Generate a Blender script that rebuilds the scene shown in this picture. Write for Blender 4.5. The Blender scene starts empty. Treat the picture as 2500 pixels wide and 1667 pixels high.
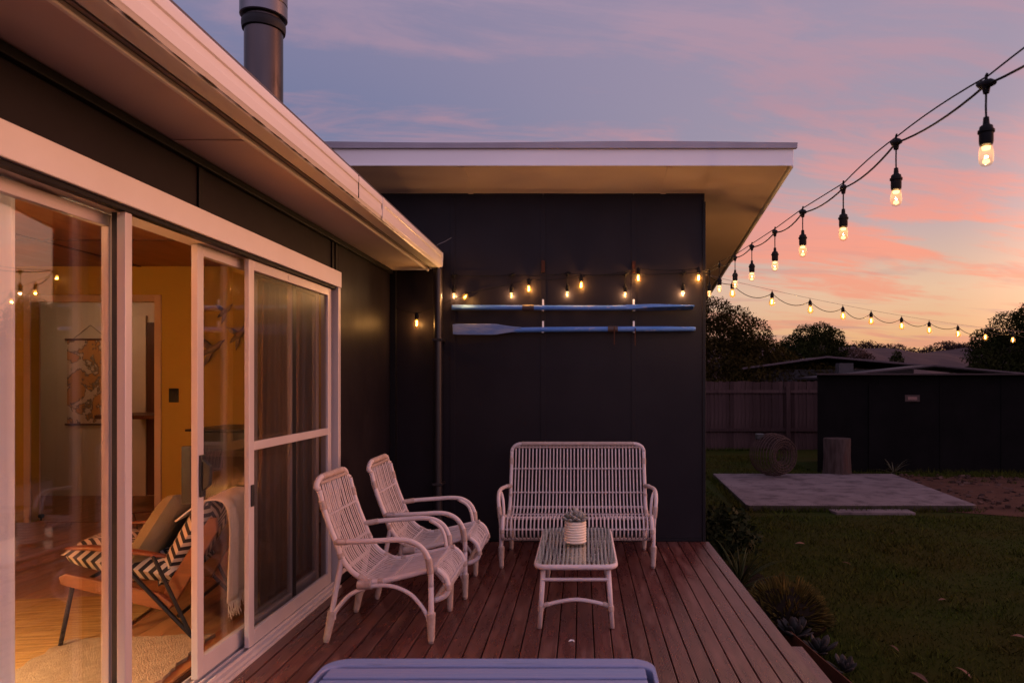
import bpy, math, random
import numpy as np
from mathutils import Vector, Matrix

random.seed(11)
rng = np.random.default_rng(11)
S = bpy.context.scene
COL = S.collection
R = math.radians

# ------------------------------------------------------------------ camera
cam_d = bpy.data.cameras.new('camera')
cam = bpy.data.objects.new('camera', cam_d)
COL.objects.link(cam)
cam.location = (0, 0, 1.38)
cam.rotation_euler = (R(90), 0, 0)
cam_d.lens = 24
cam_d.sensor_width = 36
cam_d.shift_x = -0.0684
cam_d.shift_y = 0.039
cam_d.clip_start = 0.05
cam_d.clip_end = 3000
cam_d.dof.use_dof = True
cam_d.dof.focus_distance = 4.6
cam_d.dof.aperture_fstop = 5.6
S.camera = cam

# ------------------------------------------------------------------ world : dusk sky
SUN_AZ = 78.0      # degrees to the right of the view direction (+Y towards +X)
SUN_EL = 6.0
world = bpy.data.worlds.new('World')
S.world = world
world.use_nodes = True


class NT:
    """small helper for building node trees"""
    def __init__(self, tree):
        self.t = tree
        self.n = tree.nodes
        self.l = tree.links

    def new(self, kind, **kw):
        nd = self.n.new(kind)
        for k, v in kw.items():
            setattr(nd, k, v)
        return nd

    def put(self, sock, val):
        if hasattr(val, 'is_output'):
            self.l.new(val, sock)
        else:
            if sock.type == 'RGBA' and len(val) == 3:
                val = (*val, 1)
            sock.default_value = val

    def m(self, op, a, b=None, c=None, clamp=False):
        nd = self.new('ShaderNodeMath', operation=op, use_clamp=clamp)
        self.put(nd.inputs[0], a)
        if b is not None:
            self.put(nd.inputs[1], b)
        if c is not None:
            self.put(nd.inputs[2], c)
        return nd.outputs[0]

    def vm(self, op, a, b=None):
        nd = self.new('ShaderNodeVectorMath', operation=op)
        self.put(nd.inputs[0], a)
        if b is not None:
            self.put(nd.inputs[1], b)
        return nd.outputs['Value'] if op in ('DOT_PRODUCT', 'LENGTH') else nd.outputs[0]

    def mix(self, f, a, b, mode='MIX'):
        nd = self.new('ShaderNodeMix', data_type='RGBA', blend_type=mode)
        self.put(nd.inputs[0], f)
        self.put(nd.inputs[6], a)
        self.put(nd.inputs[7], b)
        return nd.outputs[2]

    def ramp(self, f, stops, interp='LINEAR'):
        nd = self.new('ShaderNodeValToRGB')
        cr = nd.color_ramp
        cr.interpolation = interp
        while len(cr.elements) < len(stops):
            cr.elements.new(0.5)
        for e, (p, c) in zip(cr.elements, stops):
            e.position = p
            e.color = (*c, 1) if len(c) == 3 else c
        self.put(nd.inputs[0], f)
        return nd.outputs[0]

    def rng(self, v, a, b, c=0.0, d=1.0):
        nd = self.new('ShaderNodeMapRange')
        nd.interpolation_type = 'SMOOTHSTEP'
        self.put(nd.inputs[0], v)
        for i, x in enumerate((a, b, c, d)):
            nd.inputs[i + 1].default_value = x
        return nd.outputs[0]

    def noise(self, vec, scale, detail=3, rough=.55, dist=0.0):
        nd = self.new('ShaderNodeTexNoise')
        if vec is not None:
            self.put(nd.inputs['Vector'], vec)
        nd.inputs['Scale'].default_value = scale
        nd.inputs['Detail'].default_value = detail
        nd.inputs['Roughness'].default_value = rough
        nd.inputs['Distortion'].default_value = dist
        return nd.outputs[0]


def build_sky():
    t = NT(world.node_tree)
    t.n.clear()
    out = t.new('ShaderNodeOutputWorld')
    bg = t.new('ShaderNodeBackground')
    tc = t.new('ShaderNodeTexCoord')
    d = tc.outputs['Generated']
    sx = t.new('ShaderNodeSeparateXYZ')
    t.put(sx.inputs[0], d)
    x, y, z = sx.outputs
    zc = t.m('MAXIMUM', z, 0.0)
    sd = (math.sin(R(SUN_AZ)), math.cos(R(SUN_AZ)), 0.0)
    a = t.vm('DOT_PRODUCT', d, sd)                       # -1 .. 1 towards the afterglow
    warm = t.ramp(zc, [(0.0, (.66, .32, .17)), (.05, (.80, .41, .19)), (.12, (.80, .50, .32)),
                       (.21, (.54, .38, .38)), (.33, (.36, .29, .37)), (.50, (.34, .27, .38)), (1.0, (.34, .29, .46))])
    cool = t.ramp(zc, [(0.0, (.46, .30, .30)), (.10, (.34, .27, .34)), (.22, (.215, .22, .35)),
                       (.34, (.160, .180, .320)), (.50, (.25, .215, .34)), (1.0, (.34, .29, .46))])
    f = t.rng(a, -.28, .62)
    base = t.mix(f, cool, warm)
    # streaky cloud sheet seen in perspective
    den = t.m('ADD', zc, .13)
    px = t.m('DIVIDE', x, den)
    py = t.m('DIVIDE', y, den)
    cv = t.new('ShaderNodeCombineXYZ')
    t.put(cv.inputs[0], t.m('MULTIPLY', t.m('ADD', px, t.m('MULTIPLY', py, .30)), .62))
    t.put(cv.inputs[1], t.m('MULTIPLY', t.m('SUBTRACT', py, t.m('MULTIPLY', px, .22)), 1.35))
    cv.inputs[2].default_value = 2.1
    n1 = t.noise(cv.outputs[0], 1.15, 7, .60, .5)
    cv2 = t.new('ShaderNodeCombineXYZ')
    t.put(cv2.inputs[0], t.m('MULTIPLY', px, .8))
    t.put(cv2.inputs[1], t.m('MULTIPLY', py, 2.6))
    cv2.inputs[2].default_value = 4.3
    n2 = t.noise(cv2.outputs[0], 1.3, 6, .62, .4)
    cv3 = t.new('ShaderNodeCombineXYZ')
    t.put(cv3.inputs[0], t.m('MULTIPLY', t.m('ADD', px, t.m('MULTIPLY', py, .35)), .9))
    t.put(cv3.inputs[1], t.m('MULTIPLY', t.m('SUBTRACT', py, t.m('MULTIPLY', px, .25)), 3.6))
    cv3.inputs[2].default_value = 7.7
    n3 = t.noise(cv3.outputs[0], 1.5, 7, .64, .7)
    n1 = t.m('MULTIPLY_ADD', t.m('SUBTRACT', n3, .5), .62, n1)
    cl = t.rng(n1, .42, .61)
    c_lit = t.ramp(zc, [(0.0, (.60, .26, .19)), (.08, (.80, .33, .20)), (.18, (.95, .32, .21)), (.27, (.72, .31, .29)), (.36, (.46, .27, .33)), (.52, (.42, .29, .38)), (1, (.38, .31, .46))])
    c_dim = t.ramp(zc, [(0.0, (.40, .25, .26)), (.25, (.31, .215, .31)), (.38, (.345, .225, .315)), (.5, (.33, .26, .38)), (1, (.36, .31, .48))])
    ccol = t.mix(f, c_dim, c_lit)
    sky = t.mix(t.m('MULTIPLY', cl, .92), base, ccol)
    # thin darker mauve bars low down
    st = t.rng(n2, .52, .66)
    low = t.rng(z, .30, .04)
    bar = t.ramp(zc, [(0, (.42, .21, .18)), (.12, (.52, .28, .25)), (.3, (.46, .29, .34)), (1, (.4, .33, .45))])
    sky = t.mix(t.m('MULTIPLY', t.m('MULTIPLY', st, low), .60), sky, bar)
    # afterglow of the sun that has just gone, wide and soft, right of the picture
    g = t.rng(a, .62, 1.0)
    gz = t.rng(z, .70, .0)
    glow = t.mix(1.0, (2.3, .86, .50), t.m('MULTIPLY', g, gz), 'MULTIPLY')
    sky = t.mix(1.0, sky, glow, 'ADD')
    # brighter open sky overhead and behind the photographer
    bz = t.m('MULTIPLY', t.rng(z, .50, 1.0), .30)
    by = t.m('MULTIPLY', t.rng(y, .25, -.8), t.rng(z, -.05, .15))
    up = t.m('MAXIMUM', bz, by)
    sky = t.mix(1.0, sky, t.mix(1.0, (.54, .42, .66), up, 'MULTIPLY'), 'ADD')
    gr = t.rng(z, -.03, .0)
    sky = t.mix(gr, (.03, .025, .02), sky)
    # clear-air scattering below the clouds
    nis = t.new('ShaderNodeTexSky', sky_type='NISHITA')
    nis.sun_disc = False
    nis.sun_elevation = R(SUN_EL)
    nis.sun_rotation = R(SUN_AZ)
    nm = t.mix(1.0, nis.outputs[0], (.012, .012, .012), 'MULTIPLY')
    sky = t.mix(gr, sky, t.mix(1.0, sky, nm, 'ADD'))
    t.put(bg.inputs[0], sky)
    bg.inputs[1].default_value = 1.0
    t.l.new(bg.outputs[0], out.inputs[0])
    world.cycles.sampling_method = 'MANUAL'
    world.cycles.sample_map_resolution = 512


build_sky()

sun_d = bpy.data.lights.new('sun', 'SUN')
sun_d.energy = 1.5
sun_d.angle = R(30)
sun_d.color = (1.0, .36, .19)
sun = bpy.data.objects.new('sun', sun_d)
COL.objects.link(sun)
_sd = Vector((math.sin(R(SUN_AZ)) * math.cos(R(SUN_EL)), math.cos(R(SUN_AZ)) * math.cos(R(SUN_EL)), math.sin(R(SUN_EL))))
sun.rotation_euler = (-_sd).to_track_quat('-Z', 'Y').to_euler()
sun.location = (20, 6, 8)

S.view_settings.view_transform = 'Standard'
S.view_settings.look = 'None'
S.view_settings.exposure = 0.0
S.view_settings.gamma = 1.0
S.cycles.use_denoising = True
S.cycles.max_bounces = 8
S.cycles.transparent_max_bounces = 16
S.cycles.sample_clamp_indirect = 6.0
S.cycles.caustics_reflective = False
S.cycles.caustics_refractive = False

# ------------------------------------------------------------------ materials
MATS = {}


def mat(name, col, rough=.6, metal=0.0, col2=None, nscale=6, namt=.5, ndetail=4, stretch=None, bump=0.0, bscale=40,
        spec=.5, rand=0.0, island=0.0, coat=0.0, trans=0.0, dirt=None):
    m_ = bpy.data.materials.new(name)
    m_.use_nodes = True
    t = NT(m_.node_tree)
    bs = t.n['Principled BSDF']
    bs.inputs['Roughness'].default_value = rough
    bs.inputs['Metallic'].default_value = metal
    bs.inputs['Specular IOR Level'].default_value = spec
    bs.inputs['Coat Weight'].default_value = coat
    tc = t.new('ShaderNodeTexCoord')
    vec = tc.outputs['Object']
    if stretch:
        mp = t.new('ShaderNodeMapping')
        mp.inputs['Scale'].default_value = stretch
        t.put(mp.inputs[0], vec)
        vec = mp.outputs[0]
    c = None
    if col2 is None:
        col2 = tuple(min(1, k * .72) for k in col)
    n = t.noise(vec, nscale, ndetail)
    fac = t.rng(n, .5 - .25, .5 + .25, 0, 1)
    c = t.mix(t.m('MULTIPLY', fac, namt), col, col2)
    if dirt:
        dcol, dscale, d0, d1 = dirt
        dn = t.noise(vec, dscale, 6, .65)
        c = t.mix(t.rng(dn, d0, d1), c, dcol)
    if rand:
        oi = t.new('ShaderNodeObjectInfo')
        v = t.m('MULTIPLY_ADD', oi.outputs['Random'], 2 * rand, 1 - rand)
        hs = t.new('ShaderNodeHueSaturation')
        t.put(hs.inputs['Color'], c)
        t.put(hs.inputs['Value'], v)
        c = hs.outputs[0]
    if island:
        ge = t.new('ShaderNodeNewGeometry')
        v = t.m('MULTIPLY_ADD', ge.outputs['Random Per Island'], 2 * island, 1 - island)
        hs = t.new('ShaderNodeHueSaturation')
        t.put(hs.inputs['Color'], c)
        t.put(hs.inputs['Value'], v)
        c = hs.outputs[0]
    t.put(bs.inputs['Base Color'], c)
    if bump:
        bn = t.new('ShaderNodeBump')
        bn.inputs['Strength'].default_value = bump
        bn.inputs['Distance'].default_value = .01
        t.put(bn.inputs['Height'], t.noise(vec, bscale, 4))
        t.put(bs.inputs['Normal'], bn.outputs[0])
    rn = t.noise(vec, nscale * 1.7, 3)
    t.put(bs.inputs['Roughness'], t.m('MULTIPLY_ADD', rn, .25, max(0.02, rough - .12)))
    if trans:
        tr = t.new('ShaderNodeBsdfTranslucent')
        t.put(tr.inputs[0], c)
        mx = t.new('ShaderNodeMixShader')
        mx.inputs[0].default_value = trans
        t.l.new(bs.outputs[0], mx.inputs[1])
        t.l.new(tr.outputs[0], mx.inputs[2])
        t.l.new(mx.outputs[0], t.n['Material Output'].inputs[0])
    MATS[name] = m_
    return m_


def glass_mat(name, ior, tint=(1, 1, 1), rough=0.0, opacity=0.0, ocol=(0, 0, 0), glow=False):
    m_ = bpy.data.materials.new(name)
    m_.use_nodes = True
    t = NT(m_.node_tree)
    t.n.clear()
    out = t.new('ShaderNodeOutputMaterial')
    tr = t.new('ShaderNodeBsdfTransparent')
    t.put(tr.inputs[0], tint)
    gl = t.new('ShaderNodeBsdfGlossy')
    gl.inputs['Roughness'].default_value = rough
    # Schlick reflectance, the same from either side of the sheet
    ge = t.new('ShaderNodeNewGeometry')
    r0 = ((ior - 1) / (ior + 1)) ** 2
    cs = t.m('ABSOLUTE', t.vm('DOT_PRODUCT', ge.outputs['Incoming'], ge.outputs['Normal']))
    fr = t.m('MULTIPLY_ADD', t.m('POWER', t.m('SUBTRACT', 1.0, cs, clamp=True), 5.0), 1 - r0, r0)
    mx = t.new('ShaderNodeMixShader')
    t.l.new(fr, mx.inputs[0])
    t.l.new(tr.outputs[0], mx.inputs[1])
    t.l.new(gl.outputs[0], mx.inputs[2])
    last = mx.outputs[0]
    if opacity:
        df = t.new('ShaderNodeBsdfTranslucent' if glow else 'ShaderNodeBsdfDiffuse')
        t.put(df.inputs[0], ocol)
        m2 = t.new('ShaderNodeMixShader')
        m2.inputs[0].default_value = opacity
        t.l.new(last, m2.inputs[1])
        t.l.new(df.outputs[0], m2.inputs[2])
        last = m2.outputs[0]
    t.l.new(last, out.inputs[0])
    MATS[name] = m_
    return m_


def emit_mat(name, col, strength):
    m_ = bpy.data.materials.new(name)
    m_.use_nodes = True
    t = NT(m_.node_tree)
    t.n.clear()
    out = t.new('ShaderNodeOutputMaterial')
    em = t.new('ShaderNodeEmission')
    t.put(em.inputs[0], col)
    em.inputs[1].default_value = strength
    t.l.new(em.outputs[0], out.inputs[0])
    MATS[name] = m_
    return m_


# ------------------------------------------------------------------ mesh helpers
class MB:
    def __init__(self):
        self.v = []
        self.f = []

    def add(self, vs, fs):
        o = len(self.v)
        self.v += [tuple(p) for p in vs]
        self.f += [tuple(i + o for i in q) for q in fs]
        return self

    def box(self, x0, x1, y0, y1, z0, z1):
        vs = [(x0, y0, z0), (x1, y0, z0), (x1, y1, z0), (x0, y1, z0), (x0, y0, z1), (x1, y0, z1), (x1, y1, z1), (x0, y1, z1)]
        return self.add(vs, [(0, 3, 2, 1), (4, 5, 6, 7), (0, 1, 5, 4), (1, 2, 6, 5), (2, 3, 7, 6), (3, 0, 4, 7)])

    def obox(self, c, hx, hy, hz, mtx):
        vs = []
        for sz in (-1, 1):
            for sx, sy in ((-1, -1), (1, -1), (1, 1), (-1, 1)):
                vs.append(Vector(c) + mtx @ Vector((sx * hx, sy * hy, sz * hz)))
        return self.add(vs, [(0, 3, 2, 1), (4, 5, 6, 7), (0, 1, 5, 4), (1, 2, 6, 5), (2, 3, 7, 6), (3, 0, 4, 7)])

    def prism(self, poly, a0, a1, axis='y'):
        """extrude a closed 2D outline along an axis; y: outline is (x,z); x: (y,z); z: (x,y)"""
        n = len(poly)
        mk = {'y': lambda p, a: (p[0], a, p[1]), 'x': lambda p, a: (a, p[0], p[1]), 'z': lambda p, a: (p[0], p[1], a)}[axis]
        vs = [mk(p, a0) for p in poly] + [mk(p, a1) for p in poly]
        fs = [(i, (i + 1) % n, n + (i + 1) % n, n + i) for i in range(n)]
        fs += [tuple(range(n))[::-1], tuple(range(n, 2 * n))]
        return self.add(vs, fs)

    def tube(self, pts, r, n=8, closed=False, flat=1.0):
        pts = [Vector(p) for p in pts]
        k = len(pts)
        rr = r if isinstance(r, (list, tuple)) else [r] * k
        tan = []
        for i in range(k):
            if closed:
                d = pts[(i + 1) % k] - pts[i - 1]
            else:
                d = pts[min(i + 1, k - 1)] - pts[max(i - 1, 0)]
            tan.append(d.normalized() if d.length > 1e-9 else Vector((0, 0, 1)))
        up = Vector((0, 0, 1)) if abs(tan[0].z) < .9 else Vector((0, 1, 0))
        nrm = (up - tan[0] * up.dot(tan[0])).normalized()
        vs = []
        for i in range(k):
            nrm = nrm - tan[i] * nrm.dot(tan[i])
            nrm = nrm.normalized() if nrm.length > 1e-6 else tan[i].orthogonal().normalized()
            b = tan[i].cross(nrm)
            for j in range(n):
                a = 2 * math.pi * j / n
                vs.append(pts[i] + (nrm * math.cos(a) * flat + b * math.sin(a)) * rr[i])
        fs = []
        for i in range(k if closed else k - 1):
            i2 = (i + 1) % k
            for j in range(n):
                j2 = (j + 1) % n
                fs.append((i * n + j, i * n + j2, i2 * n + j2, i2 * n + j))
        if not closed:
            fs.append(tuple(range(n))[::-1])
            fs.append(tuple((k - 1) * n + j for j in range(n)))
        return self.add(vs, fs)

    def lathe(self, prof, n=20, c=(0, 0, 0)):
        vs, fs = [], []
        for (r, z) in prof:
            for j in range(n):
                a = 2 * math.pi * j / n
                vs.append((c[0] + r * math.cos(a), c[1] + r * math.sin(a), c[2] + z))
        for i in range(len(prof) - 1):
            for j in range(n):
                j2 = (j + 1) % n
                fs.append((i * n + j, i * n + j2, (i + 1) * n + j2, (i + 1) * n + j))
        fs.append(tuple(range(n))[::-1])
        fs.append(tuple((len(prof) - 1) * n + j for j in range(n)))
        return self.add(vs, fs)

    def mesh(self, name):
        me = bpy.data.meshes.new(name)
        me.from_pydata(self.v, [], self.f)
        me.validate()
        return me


ORG = {}


def link(name, me, m_, parent=None, loc=(0, 0, 0), smooth=False, bevel=0.0, bseg=2, sub=0):
    o = bpy.data.objects.new(name, me)
    COL.objects.link(o)
    if m_ is not None and not me.materials:
        me.materials.append(m_)
    if parent is not None:
        o.parent = parent
    o.location = loc
    if smooth:
        for p in me.polygons:
            p.use_smooth = True
        if smooth == 'auto':
            try:
                me.set_sharp_from_angle(angle=R(40))
            except Exception:
                pass
    if bevel:
        b = o.modifiers.new('bevel', 'BEVEL')
        b.width = bevel
        b.segments = bseg
        b.limit_method = 'ANGLE'
    if sub:
        s_ = o.modifiers.new('sub', 'SUBSURF')
        s_.levels = sub
        s_.render_levels = sub
    return o


def part(name, mb, m_, parent, smooth=False, bevel=0.0, world_space=False, sub=0, label=None):
    if world_space:
        og = ORG.get(parent.name, Vector((0, 0, 0)))
        mb.v = [(p[0] - og.x, p[1] - og.y, p[2] - og.z) for p in mb.v]
    o = link(name, mb.mesh(name), m_, parent, smooth=smooth, bevel=bevel, sub=sub)
    ORG[o.name] = ORG.get(parent.name, Vector((0, 0, 0)))
    if label:
        o['label'] = label
    return o


def thing(name, label, cat, loc=(0, 0, 0), rotz=0.0, group=None):
    o = bpy.data.objects.new(name, None)
    COL.objects.link(o)
    o.empty_display_size = .1
    o.location = loc
    o.rotation_euler = (0, 0, rotz)
    o['label'] = label
    o['category'] = cat
    if group:
        o['group'] = group
    ORG[o.name] = Vector(loc)
    return o


def solo(name, mb, m_, label, cat, loc=(0, 0, 0), smooth=False, bevel=0.0, group=None, kind=None, rotz=0.0):
    o = link(name, mb.mesh(name), m_, None, loc, smooth, bevel)
    o.rotation_euler = (0, 0, rotz)
    o['label'] = label
    if kind:
        o['kind'] = kind
    else:
        o['category'] = cat
    if group:
        o['group'] = group
    ORG[o.name] = Vector(loc)
    return o


def copy_part(src, parent, loc=None, name=None):
    c = src.copy()
    COL.objects.link(c)
    if name:
        c.name = name
    c.parent = parent
    if loc is not None:
        c.location = loc
    ORG[c.name] = ORG.get(parent.name, Vector((0, 0, 0)))
    return c


def copy_tree(src, parent=None):
    c = src.copy()
    COL.objects.link(c)
    c.parent = parent
    for ch in list(src.children):
        copy_tree(ch, c)
    return c


def smooth_path(pts, n=6):
    """Catmull-Rom through the points"""
    P = [Vector(p) for p in pts]
    P = [P[0] * 2 - P[1]] + P + [P[-1] * 2 - P[-2]]
    out = []
    for i in range(1, len(P) - 2):
        for k in range(n):
            t = k / n
            a, b, c, d = P[i - 1], P[i], P[i + 1], P[i + 2]
            out.append(.5 * ((2 * b) + (c - a) * t + (2 * a - 5 * b + 4 * c - d) * t * t + (3 * b - a - 3 * c + d) * t ** 3))
    out.append(P[-2])
    return out


# ------------------------------------------------------------------ material set
M_clad = mat('charcoal_cladding', (.0105, .0080, .0100), .46, col2=(.015, .0115, .0135), nscale=2.2, namt=.9, bump=.22, bscale=3.2, spec=.12, dirt=((.020, .017, .017), 6, .66, .84))
M_cladtrim = mat('charcoal_trim', (.008, .0068, .008), .5, nscale=5, bump=.05, spec=.16)
M_white = mat('white_painted_timber', (.74, .70, .66), .55, col2=(.62, .57, .52), nscale=3, namt=.45, bump=.12, bscale=22, dirt=((.50, .44, .38), 7, .68, .85))
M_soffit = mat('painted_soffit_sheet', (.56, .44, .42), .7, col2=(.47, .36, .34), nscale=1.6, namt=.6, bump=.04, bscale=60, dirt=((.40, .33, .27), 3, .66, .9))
M_gutter = mat('cream_painted_steel', (.72, .66, .61), .34, col2=(.64, .57, .51), nscale=4, namt=.5, stretch=(1, .15, 1), dirt=((.38, .29, .22), 14, .70, .86))
M_fascia = mat('white_fascia_paint', (.74, .71, .70), .45, col2=(.64, .60, .60), nscale=2.5, namt=.5, stretch=(.3, 1, 1), dirt=((.42, .37, .34), 11, .72, .86))
M_roof = mat('grey_roof_steel', (.10, .085, .095), .55, metal=.3, nscale=4)
M_alu = mat('cream_aluminium_frame', (.53, .47, .46), .36, metal=.15, col2=(.45, .39, .38), nscale=5, namt=.5, stretch=(1, 1, .15), dirt=((.32, .26, .24), 16, .68, .86))
M_black = mat('black_plastic', (.012, .012, .013), .35, nscale=9)
M_steel = mat('stainless_flue_steel', (.16, .15, .16), .30, metal=1.0, col2=(.09, .085, .09), nscale=3, namt=.6, stretch=(1, 1, .2), dirt=((.05, .045, .045), 5, .66, .85))
M_soot = mat('sooty_flue_steel', (.012, .011, .012), .6, spec=.2, nscale=6)
M_pipe = mat('downpipe_paint', (.022, .017, .017), .34, nscale=4, spec=.4)
M_glass = glass_mat('window_glass', 1.85, (.97, .97, .95))
M_mesh = glass_mat('insect_mesh', 1.12, (.70, .68, .68), .3, .20, (.03, .028, .028))
M_tglass = glass_mat('table_glass', 1.36, (.90, .95, .93))
M_wicker = mat('whitewashed_cane', (.52, .44, .43), .6, spec=.3, dirt=((.30, .22, .19), 30, .62, .78), col2=(.44, .36, .34), nscale=14, namt=.6, bump=.12, bscale=90, rand=.06)
M_bind = mat('cane_binding', (.42, .33, .29), .7, spec=.25, col2=(.29, .21, .18), nscale=40, namt=.7, bump=.4, bscale=160)
M_wframe = mat('whitewashed_cane_pole', (.52, .44, .44), .5, spec=.35, dirt=((.34, .26, .23), 18, .64, .8), col2=(.46, .38, .36), nscale=9, namt=.5, bump=.3, bscale=34)
M_pot = mat('cream_glazed_pot', (.74, .66, .54), .45, col2=(.60, .50, .40), nscale=12, namt=.5, bump=.1)
M_succ = mat('grey_green_succulent', (.20, .22, .19), .55, col2=(.26, .20, .20), nscale=10, namt=.7, rand=.2)
M_soil = mat('dark_soil', (.016, .011, .008), .98, spec=.02, bump=.8, bscale=40)
M_bluewood = mat('blue_grey_painted_board', (.165, .21, .36), .5, spec=.3, col2=(.23, .215, .33), nscale=4, namt=.9, ndetail=7, stretch=(.4, 5, 5), bump=.35, bscale=26, dirt=((.10, .125, .22), 9, .58, .74))
M_navy = mat('navy_paint', (.03, .05, .12), .5, nscale=5)
M_oar = mat('chipped_blue_paint', (.055, .16, .43), .6, spec=.25, col2=(.11, .21, .46), nscale=7, namt=.7, bump=.3, bscale=50, stretch=(1, 3, 3), dirt=((.34, .34, .40), 9, .58, .70))
M_leather = mat('worn_leather', (.06, .035, .025), .6, nscale=20, bump=.4)
M_hook = mat('white_hook', (.75, .72, .7), .4)
M_rust = mat('rusted_steel', (.055, .020, .012), .85, spec=.1, col2=(.09, .034, .018), nscale=12, namt=.8, bump=.4, bscale=60)
M_cable = mat('black_cable', (.006, .0055, .006), .7, spec=.15)
M_wire = mat('steel_wire', (.20, .18, .17), .4, metal=.8)
M_bulbglass = glass_mat('amber_bulb_glass', 1.45, (1.0, .84, .52), 0, .0048, (1.0, .62, .18), True)
M_bulbglass2 = glass_mat('clear_bulb_glass', 1.45, (1.0, .93, .80), 0, .0038, (1.0, .72, .36), True)
M_fil = emit_mat('glowing_filament', (1.0, .52, .13), 26)
M_led = emit_mat('glowing_led_core', (1.0, .62, .26), 3.0)

# deck timber : reeded hardwood
def deck_material():
    m_ = bpy.data.materials.new('reeded_deck_timber')
    m_.use_nodes = True
    t = NT(m_.node_tree)
    bs = t.n['Principled BSDF']
    tc = t.new('ShaderNodeTexCoord')
    oi = t.new('ShaderNodeObjectInfo')
    off = t.new('ShaderNodeCombineXYZ')
    t.put(off.inputs[1], t.m('MULTIPLY', oi.outputs['Random'], 37.0))
    t.put(off.inputs[2], t.m('MULTIPLY', oi.outputs['Random'], 11.0))
    v = t.vm('ADD', tc.outputs['Object'], off.outputs[0])
    mp = t.new('ShaderNodeMapping')
    mp.inputs['Scale'].default_value = (14, .9, 14)
    t.put(mp.inputs[0], v)
    n = t.noise(mp.outputs[0], 2.2, 6, .6)
    c = t.ramp(n, [(.25, (.046, .012, .009)), (.5, (.076, .022, .017)), (.75, (.112, .037, .029))])
    mp2 = t.new('ShaderNodeMapping')
    mp2.inputs['Scale'].default_value = (5, .8, 5)
    t.put(mp2.inputs[0], v)
    w = t.noise(mp2.outputs[0], 2.6, 7, .68)
    c = t.mix(t.m('MULTIPLY', t.rng(w, .48, .72), .55), c, (.20, .095, .08))
    sp = t.noise(v, 42, 3)
    c = t.mix(t.m('MULTIPLY', t.rng(sp, .66, .74), .6), c, (.03, .014, .012))
    hs = t.new('ShaderNodeHueSaturation')
    t.put(hs.inputs['Color'], c)
    t.put(hs.inputs['Value'], t.m('MULTIPLY_ADD', oi.outputs['Random'], .36, .82))
    t.put(bs.inputs['Base Color'], hs.outputs[0])
    t.put(bs.inputs['Specular IOR Level'], .75)
    t.put(bs.inputs['Roughness'], t.m('MULTIPLY_ADD', w, .42, .08))
    wv = t.new('ShaderNodeTexWave', wave_type='BANDS', bands_direction='X')
    wv.inputs['Scale'].default_value = 2 * math.pi / (20 * .0072)
    t.put(wv.inputs[0], tc.outputs['Object'])
    hsum = t.m('ADD', t.m('MULTIPLY', wv.outputs[1], .8), t.m('MULTIPLY', n, .9))
    bp = t.new('ShaderNodeBump')
    bp.inputs['Strength'].default_value = .38
    bp.inputs['Distance'].default_value = .003
    t.put(bp.inputs['Height'], hsum)
    t.put(bs.inputs['Normal'], bp.outputs[0])
    return m_


M_deck = deck_material()

# ------------------------------------------------------------------ ground
GZ = -.40
M_lawn = mat('mossy_lawn', (.016, .022, .0030), .95, col2=(.024, .019, .0035), nscale=1.1, namt=.9, ndetail=8, bump=.4, bscale=40, spec=.03, dirt=((.034, .020, .008), .9, .62, .82))


def grid_sheet(x0, x1, y0, y1, nx, ny, zf):
    vs = [(x0 + (x1 - x0) * i / nx, y0 + (y1 - y0) * j / ny, 0) for j in range(ny + 1) for i in range(nx + 1)]
    vs = [(p[0], p[1], zf(p[0], p[1])) for p in vs]
    fs = [(j * (nx + 1) + i, j * (nx + 1) + i + 1, (j + 1) * (nx + 1) + i + 1, (j + 1) * (nx + 1) + i) for j in range(ny) for i in range(nx)]
    b = MB()
    b.add(vs, fs)
    return b


lawn = MB()
lawn.add([(-900, -300, GZ), (900, -300, GZ), (900, 1500, GZ), (-900, 1500, GZ)], [(0, 1, 2, 3)])
solo('lawn', lawn, M_lawn, 'dark mossy back lawn stretching to the fence', '', kind='structure')

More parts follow.
